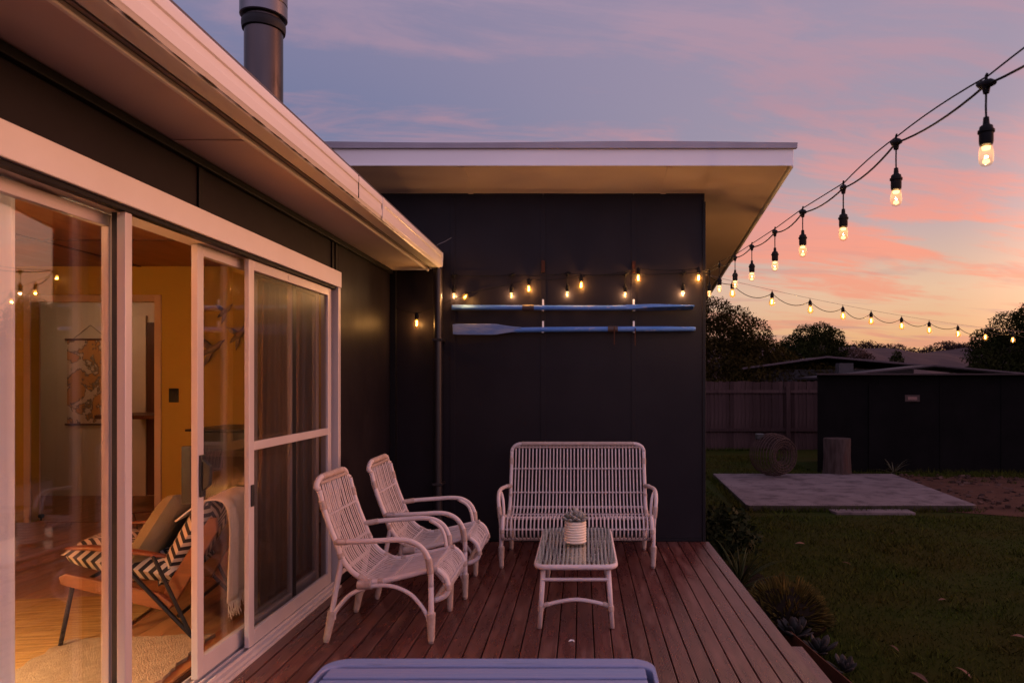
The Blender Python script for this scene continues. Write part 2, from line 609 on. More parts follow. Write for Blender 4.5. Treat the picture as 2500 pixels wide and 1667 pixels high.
# grass blades (nobody could count them)
def grass():
    n = 150000
    x = rng.uniform(1.52, 10.0, n)
    y = 2.3 + (rng.random(n) ** 1.5) * 14.0
    keep = ~((x > 2.1) & (x < 5.3) & (y > 9.0) & (y < 12.35))
    keep &= ~((y > 13.3) & (x > 4.6))
    keep &= (x > 1.30 + .04 * (5.9 - y)) | (y > 6.2)
    keep &= (x - 6.1) ** 2 / 2.6 ** 2 + (y - 10.9) ** 2 / 1.9 ** 2 > 1.0
    x, y = x[keep], y[keep]
    h = rng.uniform(.012, .045, len(x)) * (1 + .5 * np.sin(x * 3.1) * np.sin(y * 2.3))
    # longer ragged tufts where the mower does not reach
    ex, ey = [], []
    for (xa, ya), (xb, yb), k in (((2.25, 9.33), (5.4, 9.33), 900), ((2.22, 9.4), (2.38, 12.6), 900), ((2.3, 12.68), (5.8, 12.68), 500), ((1.6, 17.6), (4.8, 17.6), 900), ((1.42, 5.2), (1.60, 3.3), 500), ((4.7, 13.3), (10, 13.3), 700)):
        tt = rng.random(k)
        jit = .03 + .05 * np.abs(np.sin(tt * 37) * np.sin(tt * 11))
        ex.append(xa + (xb - xa) * tt + rng.normal(0, 1, k) * jit)
        ey.append(ya + (yb - ya) * tt + rng.normal(0, 1, k) * jit)
    for k in range(130):
        cx_, cy_ = rng.uniform(1.8, 7.5), rng.uniform(3.2, 16.5)
        if 2.0 < cx_ < 6.0 and 9.0 < cy_ < 12.9 or (cy_ > 13.2 and cx_ > 4.5):
            continue
        ex.append(cx_ + rng.normal(0, .05, 26))
        ey.append(cy_ + rng.normal(0, .05, 26))
    ex, ey = np.concatenate(ex), np.concatenate(ey)
    h = np.concatenate([h, rng.uniform(.04, .11, len(ex))])
    x, y = np.concatenate([x, ex]), np.concatenate([y, ey])
    n = len(x)
    a = rng.uniform(0, 2 * math.pi, n)
    w = rng.uniform(.002, .005, n) * (1 + y * .07)
    lean = rng.normal(0, .6, (n, 2)) * h[:, None]
    p0 = np.stack([x - w * np.cos(a), y - w * np.sin(a), np.full(n, GZ)], 1)
    p1 = np.stack([x + w * np.cos(a), y + w * np.sin(a), np.full(n, GZ)], 1)
    p2 = np.stack([x + lean[:, 0], y + lean[:, 1], GZ + h], 1)
    V = np.stack([p0, p1, p2], 1).reshape(-1, 3)
    me = bpy.data.meshes.new('grass')
    me.vertices.add(len(V))
    me.vertices.foreach_set('co', V.ravel())
    me.loops.add(len(V))
    me.loops.foreach_set('vertex_index', np.arange(len(V), dtype=np.int32))
    me.polygons.add(n)
    me.polygons.foreach_set('loop_start', np.arange(0, len(V), 3, dtype=np.int32))
    me.update()
    m_ = mat('grass_blade', (.026, .036, .0045), .9, col2=(.040, .031, .006), nscale=1.1, namt=.9, island=.5, spec=.03)
    o = link('grass', me, m_)
    o['kind'] = 'stuff'
    o['label'] = 'short patchy grass blades covering the lawn'


grass()

# concrete slab
M_conc = mat('weathered_concrete', (.14, .105, .102), .9, col2=(.095, .068, .066), nscale=1.7, namt=.9, ndetail=8, bump=.35, bscale=30, spec=.1, dirt=((.062, .046, .046), 3.4, .46, .70))
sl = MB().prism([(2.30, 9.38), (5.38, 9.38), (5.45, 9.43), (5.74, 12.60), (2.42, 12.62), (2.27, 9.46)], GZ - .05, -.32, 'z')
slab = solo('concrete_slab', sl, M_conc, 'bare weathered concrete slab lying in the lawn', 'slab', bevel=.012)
slab.data.materials.append(mat('stained_shaded_edge', (.035, .028, .02), .95, col2=(.06, .045, .038), nscale=5, namt=.9, spec=.05, bump=.5))  # shade put into the colour of the side faces, along with soil stain
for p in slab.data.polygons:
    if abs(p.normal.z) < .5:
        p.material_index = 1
st = MB().prism([(3.40, 9.12), (4.45, 9.10), (4.46, 9.36), (3.37, 9.36)], GZ - .02, -.365, 'z')
solo('paving_slab', st, M_conc, 'thin flat paving slab against the near edge of the concrete slab', 'paving slab', bevel=.01)

# bare earth beside the slab
M_earth = mat('red_brown_earth', (.075, .034, .022), .95, spec=.05, col2=(.045, .02, .013), nscale=3, namt=.9, ndetail=8, bump=1.0, bscale=25)
pts = []
for k in range(36):
    a = 2 * math.pi * k / 36
    rr = 1 + .12 * math.sin(3 * a + 1) + .08 * math.sin(7 * a)
    pts.append((6.6 + 2.9 * rr * math.cos(a), 11.0 + 1.95 * rr * math.sin(a)))
de = MB()
de.add([(p[0], p[1], GZ + .006) for p in pts] + [(6.6, 11.0, GZ + .06)], [(i, (i + 1) % 36, 36) for i in range(36)])
solo('bare_earth', de, M_earth, 'patch of bare red brown earth beside the concrete slab', '', kind='structure')
rb = MB()
for k in range(900):
    a = random.uniform(0, 6.28)
    q = math.sqrt(random.random())
    x, y = 6.6 + 2.7 * q * math.cos(a), 11.0 + 1.8 * q * math.sin(a)
    if x < 5.4 and y < 12.4:
        continue
    s = random.choice((.008, .012, .016, .022, .035))
    mt = Matrix.Rotation(random.uniform(0, 6), 3, 'Z') @ Matrix.Rotation(random.uniform(-.6, .6), 3, 'X')
    rb.obox((x, y, GZ + .03 + s * .4), s, s * random.uniform(.5, 1), s * random.uniform(.3, .7), mt)
o = solo('rubble', rb, mat('earth_clods', (.06, .034, .026), .95, spec=.05, col2=(.04, .02, .015), nscale=5, namt=.9, bump=.6, island=.5), 'scattered clods and small stones on the bare earth', '', kind='stuff', bevel=.006)

# ------------------------------------------------------------------ deck
deck = solo('deck', MB().box(-1.64, 1.07, -1.2, 5.88, -.16, -.045), M_cladtrim, 'red brown reeded timber deck beside the house', '', kind='structure')
PITCH = .095
bx0 = -.032 + .0025
bme = None
k0 = -17
for k in range(k0, 12):
    x = bx0 + k * PITCH
    w = .0892
    if k == 11:
        w = .078
    if bme is None or k == 11:
        b = MB()
        nseg = 16
        poly = [(0, -.024), (w, -.024), (w, -.003), (w - .003, 0), (.003, 0), (0, -.003)]
        b.prism(poly, -1.2, 5.885, 'y')
        me = b.mesh('deck_board')
        me.materials.append(M_deck)
        bme = me
    o = bpy.data.objects.new('deck_board', bme)
    COL.objects.link(o)
    o.parent = deck
    o.location = (x, random.uniform(-.004, .0), random.uniform(-.0015, .0008))
part('rim_board', MB().box(1.072, 1.086, -1.2, 5.86, -.19, -.026), M_deck, deck)
# lower step along the edge
stp = thing('deck_step', 'low timber step board running below the deck edge', 'step', (1.19, 3.0, GZ))
part('step_board', MB().box(1.093, 1.29, .5, 4.0, -.195, -.17), M_deck, stp, bevel=.003, world_space=True)
for yy in (1.0, 2.4, 3.85):
    part('step_bearer', MB().box(1.12, 1.26, yy - .04, yy + .04, GZ, -.196), M_cladtrim, stp, world_space=True)
# corten edging
ed = MB()
edp = [(1.37, 5.2), (1.355, 5.0), (1.40, 4.5), (1.45, 4.1), (1.49, 3.8), (1.56, 3.3), (1.64, 2.6)]
for (xa, ya), (xb, yb) in zip(edp[:-1], edp[1:]):
    ed.add([(xa, ya, GZ - .1), (xb, yb, GZ - .1), (xb, yb, -.29), (xa, ya, -.29), (xa + .008, ya, GZ - .1), (xb + .008, yb, GZ - .1), (xb + .008, yb, -.29), (xa + .008, ya, -.29)],
           [(0, 1, 2, 3), (5, 4, 7, 6), (3, 2, 6, 7)])
solo('garden_edging', ed, M_rust, 'rusty steel garden edging between deck and lawn', 'edging')
sb = MB()
sb.add([(1.08, .5, GZ + .006), (1.65, .5, GZ + .006), (1.64, 2.6, GZ + .006), (1.49, 3.8, GZ + .006), (1.36, 5.1, GZ + .006), (1.75, 5.6, GZ + .006), (1.6, 6.6, GZ + .006), (1.08, 6.6, GZ + .006)], [tuple(range(8))])
solo('garden_bed', sb, M_soil, 'dark soil of the narrow garden bed along the deck', '', kind='structure')

# ------------------------------------------------------------------ house
WX = -1.65       # outer face of the sliding door wall
WY = 5.90        # outer face of the wing wall
house = thing('house', 'dark clad single storey house with white fascias and sliding glass doors', 'house', (-1.65, 5.9, 0))


def hp(name, mb, m_, parent=None, **kw):
    return part(name, mb, m_, parent or house, world_space=True, **kw)


# wing wall : fibre cement sheets with cover battens
joints = [-2.2, -1.118, -.336, .446, 1.061]
for a, b in zip(joints[:-1], joints[1:]):
    hp('wall_sheet', MB().box(a + .002, b - .002, WY, WY + .02, -.02, 3.03), M_clad)
hp('wall_backing', MB().box(-2.2, 1.05, WY + .024, WY + .1, GZ, 3.0), M_cladtrim)
for x in joints[1:-1]:
    hp('cover_batten', MB().box(x - .021, x + .021, WY - .006, WY - .0005, 0.002, 2.96), M_clad, bevel=.002)
hp('corner_trim', MB().box(1.04, 1.067, WY - .012, WY + .14, GZ, 2.93), M_cladtrim, bevel=.003)
hp('side_wall', MB().box(1.0, 1.06, WY + .15, 9.6, GZ, 2.35), M_clad)
hp('corner_stop', MB().box(WX + .004, WX + .05, WY - .05, WY - .001, 0.002, 2.33), M_cladtrim)
hp('skirt_board', MB().box(-1.6, 1.03, WY - .014, WY - .0012, .004, .03), M_cladtrim)
# batten clips that hold the string lights
for x, z in ((-.336, 2.32), (.446, 2.315)):
    hp('wire_bracket', MB().box(x - .014, x + .014, WY - .034, WY - .0105, z, z + .10), M_rust, bevel=.002)

# wing roof (skillion, falling to the back)
K = .163
YF, ZF, XV = 5.389, 3.083, 1.658


def zs(y):
    return ZF - K * (y - YF)


def slab_y(x0, x1, y0, y1, dz0, dz1):
    b = MB()
    vs = [(x0, y0, zs(y0) + dz0), (x1, y0, zs(y0) + dz0), (x1, y1, zs(y1) + dz0), (x0, y1, zs(y1) + dz0),
          (x0, y0, zs(y0) + dz1), (x1, y0, zs(y0) + dz1), (x1, y1, zs(y1) + dz1), (x0, y1, zs(y1) + dz1)]
    return b.add(vs, [(0, 3, 2, 1), (4, 5, 6, 7), (0, 1, 5, 4), (1, 2, 6, 5), (2, 3, 7, 6), (3, 0, 4, 7)])


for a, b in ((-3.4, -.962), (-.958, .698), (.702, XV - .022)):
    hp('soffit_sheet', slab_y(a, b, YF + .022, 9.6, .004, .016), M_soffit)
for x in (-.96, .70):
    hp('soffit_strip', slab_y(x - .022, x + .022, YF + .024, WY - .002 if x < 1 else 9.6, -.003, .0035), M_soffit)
hp('roof_deck', slab_y(-3.4, XV, YF + .02, 9.7, .13, .17), M_roof)
hp('fascia_board', MB().box(-3.4, XV + .01, YF, YF + .02, ZF, ZF + .135), M_fascia, bevel=.004)
hp('fascia_bead', MB().box(-3.4, XV + .006, YF - .006, YF - .0005, ZF - .004, ZF + .014), M_fascia, bevel=.002)
# folded metal roof edge with a slightly uneven top
me_ = MB()
nx = 40
for i in range(nx):
    xa = -3.4 + (XV + .035 + 3.4) * i / nx
    xb = -3.4 + (XV + .035 + 3.4) * (i + 1) / nx
    za = ZF + .176 + .006 * math.sin(xa * 2.1 + .5)
    zb = ZF + .176 + .006 * math.sin(xb * 2.1 + .5)
    me_.add([(xa, YF - .022, ZF + .131), (xb, YF - .022, ZF + .131), (xb, YF - .030, zb), (xa, YF - .030, za), (xa, YF + .05, za + .004), (xb, YF + .05, zb + .004), (xa, YF + .018, ZF + .133), (xb, YF + .018, ZF + .133)],
            [(0, 1, 2, 3), (3, 2, 5, 4), (6, 7, 1, 0)])
hp('roof_edge_flashing', me_, mat('grey_flashing', (.36, .33, .38), .45, metal=.3, nscale=4))
bb = slab_y(XV - .002, XV + .018, YF + .021, 9.7, -.004, .15)
hp('barge_board', bb, M_fascia, bevel=.003)

# ---- main wall with the sliding doors
hp('wall_sheet', MB().box(WX - .10, WX, -2.0, 1.24, -.1, 2.34), M_clad)
upj = [-2.0, .55, 2.94, 4.52]
for a, b in zip([1.25, 2.942], [2.938, 4.618]):
    hp('wall_sheet', MB().box(WX - .02, WX, a, b, 2.122, 2.335), M_clad)
hp('wall_sheet', MB().box(WX - .02, WX, 4.622, WY - .001, .0, 2.335), M_clad)
hp('wall_frame', MB().box(WX - .11, WX - .025, 4.64, WY, .0, 2.42), M_cladtrim)
hp('wall_frame', MB().box(WX - .11, WX - .025, 1.2, 4.64, 2.06, 2.42), M_cladtrim)
for y in (2.94, 4.50, 4.565):
    hp('cover_batten', MB().box(WX + .0005, WX + .010, y - .016, y + .016, 2.124, 2.30), M_cladtrim, bevel=.002)
hp('eave_mould', MB().box(WX + .0005, WX + .03, -2.0, WY - .02, 2.30, 2.334), M_cladtrim, bevel=.004)
# eave
for a, b in ((-2.0, .32), (.324, 2.72), (2.724, 5.885)):
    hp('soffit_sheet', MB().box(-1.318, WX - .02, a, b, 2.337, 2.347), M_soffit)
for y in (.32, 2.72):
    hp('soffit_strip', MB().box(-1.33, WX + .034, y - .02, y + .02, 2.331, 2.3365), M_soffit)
hp('soffit_bead', MB().box(-1.332, -1.316, -2.0, 5.87, 2.325, 2.336), M_gutter, bevel=.003)
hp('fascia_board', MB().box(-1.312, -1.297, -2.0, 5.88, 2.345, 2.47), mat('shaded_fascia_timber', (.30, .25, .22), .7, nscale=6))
gp = [(-1.292, 2.47), (-1.292, 2.349), (-1.280, 2.341), (-1.205, 2.337), (-1.196, 2.345), (-1.193, 2.352), (-1.187, 2.358), (-1.185, 2.395), (-1.190, 2.400), (-1.190, 2.428), (-1.184, 2.433), (-1.183, 2.462),
      (-1.187, 2.474), (-1.196, 2.476), (-1.200, 2.468), (-1.200, 2.40), (-1.21, 2.352), (-1.28, 2.354), (-1.283, 2.47)]
hp('gutter', MB().prism(gp, -2.0, 5.80, 'y'), M_gutter, smooth='auto')
hp('gutter_stop_end', MB().prism([(-1.292, 2.47), (-1.292, 2.341), (-1.205, 2.334), (-1.184, 2.356), (-1.180, 2.47), (-1.19, 2.478)], 5.801, 5.806, 'y'), M_gutter)
gl0 = MB()
yy = .9
gpts, grad = [], []
while yy < 4.6:
    gpts.append((-1.1965 + random.uniform(-.001, .001), yy, 2.3415))
    grad.append(random.choice((.0006, .0012, .002, .0032)) * (1 if yy < 3.6 else .5))
    yy += random.uniform(.02, .05)
hp('grime_line', gl0.tube(gpts, grad, 5), mat('gutter_grime', (.07, .05, .03), .95, spec=.05))
hp('gutter_seam', MB().box(-1.1865, -1.1822, 3.618, 3.6205, 2.352, 2.472), M_cable)
hp('gutter_joint', MB().prism([(-1.186, 2.340), (-1.181, 2.355), (-1.180, 2.47), (-1.184, 2.474)], 4.05, 4.09, 'y'), M_gutter)
dp = [(-1.222, 5.79, 2.345), (-1.222, 5.79, 2.2), (-1.222, 5.79, 1.2), (-1.222, 5.79, .06), (-1.222, 5.76, .012)]
hp('downpipe', MB().tube(smooth_path(dp, 4), .036, 14), M_pipe, smooth=True)
for z in (1.72, .5):
    hp('pipe_clip', MB().box(-1.265, -1.179, 5.75, 5.898, z, z + .022), M_pipe, bevel=.003)
# loose twig caught on the gutter
solo('dry_twig', MB().tube(smooth_path([(0, 0, 0), (.05, -.01, .045), (.10, .0, .07), (.16, .0, .105)], 3), .0022, 5), M_wire, 'thin pale twig sticking up from the gutter end', 'twig', (-1.25, 5.70, 2.475))
# roof above
hp('roof_deck', MB().prism([(-1.205, 2.482), (-1.205, 2.500), (-7.0, 2.96), (-7.0, 2.94)], -2.0, 5.86, 'y'), M_roof)
# flue
M_flue = mat('dark_flue_steel', (.085, .068, .064), .30, metal=1.0, col2=(.03, .026, .026), dirt=((.012, .011, .011), 2.5, .50, .62), nscale=3, namt=.6, stretch=(1, 1, .2))
fl = hp('flue', MB().lathe([(.125, 2.4), (.125, 3.86), (.124, 3.9)], 40, (-2.21, 4.74, 0)), M_flue, smooth='auto')
hp('flue_collar', MB().lathe([(.128, 3.80), (.138, 3.805), (.142, 3.83), (.142, 3.86), (.132, 3.875), (.10, 3.878)], 40, (-2.21, 4.74, 0)), M_soot, parent=fl, smooth='auto')
hp('flue_cowl', MB().lathe([(.10, 3.878), (.10, 3.90), (.146, 3.895), (.153, 3.90), (.153, 3.985), (.148, 3.99), (.153, 3.995), (.153, 4.09), (.13, 4.10)], 40, (-2.21, 4.74, 0)), M_steel, parent=fl, smooth='auto')

# ---- sliding door opening
hp('door_head_trim', MB().box(WX - .03, WX + .022, 1.0, 4.625, 2.012, 2.118), M_white, bevel=.004)
hp('door_jamb_trim', MB().box(WX - .10, WX + .018, 4.573, 4.618, .03, 2.010), M_alu, bevel=.003)
hp('door_head_frame', MB().box(-1.79, WX - .034, 1.0, 4.57, 2.0, 2.05), M_alu)
hp('head_track', MB().box(WX - .028, WX + .004, 1.0, 4.57, 1.995, 2.0095), M_cladtrim)
hp('door_sill', MB().box(-1.80, WX + .012, 1.0, 4.615, -.02, .028), M_alu, bevel=.003)
for x in (-1.775, -1.735, -1.70, -1.665):
    hp('sill_track', MB().box(x - .004, x + .004, 1.0, 4.57, .0285, .044), M_alu)
hp('sill_nosing', MB().box(WX + .013, WX + .03, 1.0, 4.6, -.02, .012), M_alu, bevel=.003)
hp('mullion', MB().box(-1.684, -1.652, 2.470, 2.508, .03, 1.994), M_alu, bevel=.003)
hp('mullion_gap_shade', MB().box(-1.706, -1.6845, 2.476, 2.530, .046, 1.993), M_black)  # black strip standing in for the shade in the gap behind the mullion


def door_panel(label, xc, y0, y1, stile=.045, top=.045, bot=.085, th=.030, z0=.046, z1=1.993, right_stile=None, parent=house):
    rs = right_stile or stile
    b = MB()
    b.box(xc - th / 2, xc + th / 2, y0, y0 + stile, z0, z1)
    b.box(xc - th / 2, xc + th / 2, y1 - rs, y1, z0, z1)
    b.box(xc - th / 2, xc + th / 2, y0 + stile, y1 - rs, z0, z0 + bot)
    b.box(xc - th / 2, xc + th / 2, y0 + stile, y1 - rs, z1 - top, z1)
    p = hp('door_panel', b, M_alu, parent=parent, bevel=.003, label=label)
    return p, (y0 + stile, y1 - rs, z0 + bot, z1 - top)


p1, g = door_panel('fixed left glass door panel', -1.752, 1.30, 2.548, stile=.05, right_stile=.040)
hp('glass_pane', MB().box(-1.755, -1.749, g[0] - .006, g[1] + .006, g[2] - .006, g[3] + .006), M_glass, parent=p1)
p2, g = door_panel('sliding glass door panel standing half open', -1.735, 3.055, 4.10, stile=.05)
hp('glass_pane', MB().box(-1.738, -1.732, g[0] - .006, g[1] + .006, g[2] - .006, g[3] + .006), M_glass, parent=p2)
hp('interlock_strip', MB().box(-1.7192, -1.7165, 4.052, 4.099, .05, 1.99), M_black, parent=p2)  # thin black strip laid over the right stile
hd = MB()
hd.box(-1.7195, -1.708, 3.063, 3.10, .86, 1.05)
hd.prism([(-1.7078, .885), (-1.675, .915), (-1.672, 1.0), (-1.7078, 1.03)], 3.068, 3.093, 'y')
hp('door_handle', hd, M_black, parent=p2, bevel=.004)
hp('inner_handle', MB().box(-1.800, -1.7505, 3.062, 3.088, .83, 1.09), M_black, parent=p2, bevel=.006)
p3, g = door_panel('fixed right glass door panel behind the insect screen', -1.775, 3.66, 4.57)
hp('glass_pane', MB().box(-1.778, -1.772, g[0] - .006, g[1] + .006, g[2] - .006, g[3] + .006), M_glass, parent=p3)
p4, g = door_panel('insect screen door with a middle rail', -1.678, 3.415, 4.535, stile=.056, top=.05, bot=.075, th=.024)
hp('middle_rail', MB().box(-1.688, -1.667, g[0] + .001, g[1] - .001, 1.03, 1.075), M_alu, parent=p4, bevel=.003)
hp('insect_mesh', MB().add([(-1.681, g[0], g[2]), (-1.681, g[1], g[2]), (-1.681, g[1], g[3]), (-1.681, g[0], g[3])], [(0, 1, 2, 3)]), M_mesh, parent=p4)
hp('screen_latch', MB().box(-1.6655, -1.658, 3.43, 3.455, .75, .86), M_black, parent=p4, bevel=.003)
hp('maker_plate', MB().box(-1.6655, -1.664, 3.87, 3.90, 1.955, 1.98), M_alu, parent=p4)

# ------------------------------------------------------------------ interior setting
FZ = .06
IY = 6.41
CZ = 2.46
M_mustard = mat('mustard_wall_paint', (.58, .45, .095), .75, col2=(.54, .42, .09), nscale=2, namt=.4, bump=.05)
M_iwhite = mat('interior_white_paint', (.72, .62, .52), .6, col2=(.66, .55, .45), nscale=2.4, namt=.5)
M_ply = mat('plywood_ceiling', (.30, .115, .045), .5, col2=(.19, .065, .025), nscale=2.0, namt=.9, ndetail=7, stretch=(3.0, .6, 1), bump=.05)
M_floor = mat('polished_floorboard', (.32, .135, .045), .42, col2=(.20, .07, .025), nscale=3, namt=.8, ndetail=6, stretch=(5, .5, 1), rand=.22)
M_door = mat('stained_door', (.13, .045, .02), .5, col2=(.08, .028, .014), nscale=4, namt=.8, stretch=(5, 5, .5))
ifl = solo('interior_floor', MB().box(-7.4, -1.81, -1.5, 8.2, -.06, FZ - .014), M_door, 'polished timber floor of the living room', '', kind='structure')
fb = MB().box(-.0615, .0615, -1.5, 6.4, -.012, 0)
fme = fb.mesh('floor_board')
fme.materials.append(M_floor)
x = -1.875
while x > -5.4:
    o = bpy.data.objects.new('floor_board', fme)
    COL.objects.link(o)
    o.parent = ifl
    o.location = (x, 0, FZ)
    x -= .125
hall = MB().box(-7.3, -3.2, 6.42, 8.1, FZ - .012, FZ - .001)
part('hall_boards', hall, M_floor, ifl)
icl = solo('interior_ceiling', MB().box(-7.4, -1.77, -1.5, 8.2, CZ, CZ + .06), M_ply, 'red brown plywood ceiling of the living room', '', kind='structure')
for y in (1.6, 2.8, 4.0, 5.2):
    part('ceiling_strip', MB().box(-7.3, -1.78, y - .018, y + .018, CZ - .008, CZ - .0005), M_door, icl)
for x in (-2.95, -4.15, -5.35):
    part('ceiling_strip', MB().box(x - .018, x + .018, -1.5, 6.40, CZ - .0085, CZ - .0006), M_door, icl)
iw = MB()
iw.box(-4.006 + .03, -1.77, IY, IY + .09, FZ - .02, CZ)
iw.box(-7.4, -5.17, IY, IY + .09, FZ - .02, CZ)
iw.box(-5.17, -3.976, IY, IY + .09, 2.13, CZ)
solo('interior_wall', iw, M_mustard, 'mustard yellow end wall of the living room', '', kind='structure')
solo('interior_wall', MB().box(-7.5, -7.4, -1.5, 8.2, -.02, CZ + .05), M_iwhite, 'white side wall of the living room', '', kind='structure')
solo('interior_wall', MB().box(-7.4, -1.77, -1.6, -1.5, -.02, CZ + .05), M_iwhite, 'white near end wall of the living room', '', kind='structure')
solo('interior_wall', MB().box(-7.4, -3.0, 7.9, 8.0, -.02, CZ + .05), M_iwhite, 'pale hallway wall seen through the doorway', '', kind='structure')
solo('interior_wall', MB().box(-3.4, -3.3, 6.5, 7.9, -.02, CZ + .05), M_iwhite, 'pale hallway end wall beside the doorway', '', kind='structure')
# doorway architrave
ar = thing('doorway_frame', 'pale timber architrave round the open living room doorway', 'door frame', (-4.5, IY, FZ))
part('architrave', MB().box(-4.006, -3.945, IY - .02, IY - .0005, FZ, 2.19), M_iwhite, ar, world_space=True, bevel=.004)
part('architrave', MB().box(-5.23, -5.17, IY - .02, IY - .0005, FZ, 2.19), M_iwhite, ar, world_space=True, bevel=.004)
part('head_architrave', MB().box(-5.169, -4.007, IY - .019, IY - .0006, 2.125, 2.19), M_iwhite, ar, world_space=True, bevel=.004)
part('jamb', MB().box(-4.0, -3.979, IY, IY + .11, FZ, 2.125), M_iwhite, ar, world_space=True)
part('jamb', MB().box(-5.2, -5.171, IY, IY + .11, FZ, 2.125), M_iwhite, ar, world_space=True)
dl = thing('hall_door', 'brown timber door swung open at the doorway', 'door', (-5.15, 6.5, FZ))
part('door_leaf', MB().box(-5.166, -5.126, 6.53, 7.25, FZ + .01, 2.1), M_door, dl, world_space=True, bevel=.003)
part('door_knob', MB().lathe([(.006, 0), (.006, .02), (.022, .028), (.026, .045), (.018, .058), (.004, .06)], 14, (0, 0, 0)), M_black, dl, smooth=True)
kn = dl.children[-1]
kn.location = (.03, .62, .95)
kn.rotation_euler = (0, R(90), 0)
d2 = thing('bedroom_door', 'dark brown hallway door in a white frame', 'door', (-4.9, 7.9, FZ))
part('architrave', MB().box(-5.20, -5.03, 7.87, 7.899, FZ, 2.14), M_iwhite, d2, world_space=True, bevel=.004)
part('door_leaf', MB().box(-5.028, -4.30, 7.88, 7.898, FZ + .01, 2.06), M_door, d2, world_space=True)
# skirting
solo('skirting_board', MB().box(-3.944, -1.8, IY - .016, IY - .0005, FZ, FZ + .09), M_iwhite, 'pale skirting board below the mustard wall', 'skirting board', bevel=.003)
sw = thing('light_switch', 'black light switch plate on the mustard wall', 'switch', (-3.83, IY, 1.25))
part('switch_plate', MB().box(-.045, .045, -.012, -.0005, -.065, .065), M_black, sw, bevel=.004)
part('rocker', MB().box(-.012, .012, -.016, -.0125, -.01, .022), M_black, sw)

# living room lamp that lights the room (left of the picture)
lp = thing('floor_lamp', 'floor lamp with a fabric shade lighting the living room', 'lamp', (-3.35, 1.75, FZ))
part('lamp_base', MB().lathe([(.15, 0), (.15, .015), (.03, .03), (.012, .05)], 24), M_black, lp, smooth='auto')
part('lamp_pole', MB().tube([(0, 0, .04), (0, 0, 1.22)], .01, 10), M_black, lp)
shade = MB()
for j in range(28):
    a, b = 2 * math.pi * j / 28, 2 * math.pi * (j + 1) / 28
    shade.add([(.20 * math.cos(a), .20 * math.sin(a), 1.05), (.20 * math.cos(b), .20 * math.sin(b), 1.05), (.16 * math.cos(b), .16 * math.sin(b), 1.33), (.16 * math.cos(a), .16 * math.sin(a), 1.33)], [(0, 1, 2, 3)])
part('lamp_shade', shade, mat('lamp_shade_fabric', (.75, .6, .42), .8, trans=.55), lp)
ld = bpy.data.lights.new('lamp_light', 'POINT')
ld.energy = 1700
ld.color = (1.0, .72, .42)
ld.shadow_soft_size = .09
lo = bpy.data.objects.new('lamp_light', ld)
COL.objects.link(lo)
lo.parent = lp
lo.location = (0, 0, 1.2)
part('lamp_bulb', MB().lathe([(.008, 1.10), (.02, 1.12), (.03, 1.15), (.02, 1.175), (.004, 1.18)], 14), emit_mat('lamp_bulb_glow', (1, .6, .27), 20), lp, smooth=True)

hl_ = thing('added_ceiling_light', 'small unseen ceiling light added to brighten the hallway', 'ceiling light', (-5.5, 7.1, CZ))  # unseen fixture added to brighten the dark hall
part('base', MB().lathe([(.12, -.03), (.12, -.0005)], 24), M_iwhite, hl_)
part('diffuser', MB().lathe([(.02, -.08), (.07, -.07), (.10, -.05), (.115, -.031)], 24), emit_mat('hall_diffuser_glow', (1.0, .60, .36), 30), hl_, smooth=True)
cl_ = thing('added_ceiling_light', 'unseen flush ceiling light added near the front of the living room', 'ceiling light', (-2.45, 1.1, CZ))  # added out of view to light the throw on the armchair back
part('base', MB().lathe([(.16, -.03), (.16, -.0005)], 24), M_iwhite, cl_)
part('diffuser', MB().lathe([(.02, -.09), (.09, -.08), (.14, -.055), (.155, -.031)], 24), emit_mat('diffuser_glow', (1.0, .74, .46), 42), cl_, smooth=True)

# ------------------------------------------------------------------ interior things
def chevron(name, ca, cb, ku, kv, amp, axes=(0, 1)):
    m_ = bpy.data.materials.new(name)
    m_.use_nodes = True
    t = NT(m_.node_tree)
    bs = t.n['Principled BSDF']
    bs.inputs['Roughness'].default_value = .9
    tc = t.new('ShaderNodeTexCoord')
    sx = t.new('ShaderNodeSeparateXYZ')
    t.put(sx.inputs[0], tc.outputs['Object'])
    u, v = sx.outputs[axes[0]], sx.outputs[axes[1]]
    tri = t.m('ABSOLUTE', t.m('SUBTRACT', t.m('FRACT', t.m('MULTIPLY', v, kv)), .5))
    w = t.m('FRACT', t.m('ADD', t.m('MULTIPLY', u, ku), t.m('MULTIPLY', tri, amp)))
    f = t.rng(w, .46, .54)
    t.put(bs.inputs['Base Color'], t.mix(f, ca, cb))
    bp = t.new('ShaderNodeBump')
    bp.inputs['Strength'].default_value = .5
    bp.inputs['Distance'].default_value = .004
    t.put(bp.inputs['Height'], t.noise(tc.outputs['Object'], 220, 2))
    t.put(bs.inputs['Normal'], bp.outputs[0])
    return m_


M_chev = chevron('chevron_weave', (.02, .018, .02), (.62, .54, .44), 22, 5.0, 3.2)
M_chev2 = chevron('chevron_weave_back', (.02, .018, .02), (.62, .54, .44), 22, 5.0, 3.2, axes=(2, 1))
M_teak = mat('teak_frame', (.21, .065, .02), .35, col2=(.13, .038, .013), nscale=8, namt=.8, stretch=(1, 6, 6))
M_blackmetal = mat('black_metal_rod', (.012, .011, .011), .4, metal=.4)
M_throw = mat('cream_throw_wool', (.82, .76, .68), .95, col2=(.72, .65, .56), nscale=60, namt=.6, bump=.6, bscale=180)
M_olive = mat('olive_cushion_linen', (.19, .15, .075), .9, col2=(.25, .21, .13), nscale=9, namt=.7, bump=.4, bscale=180)


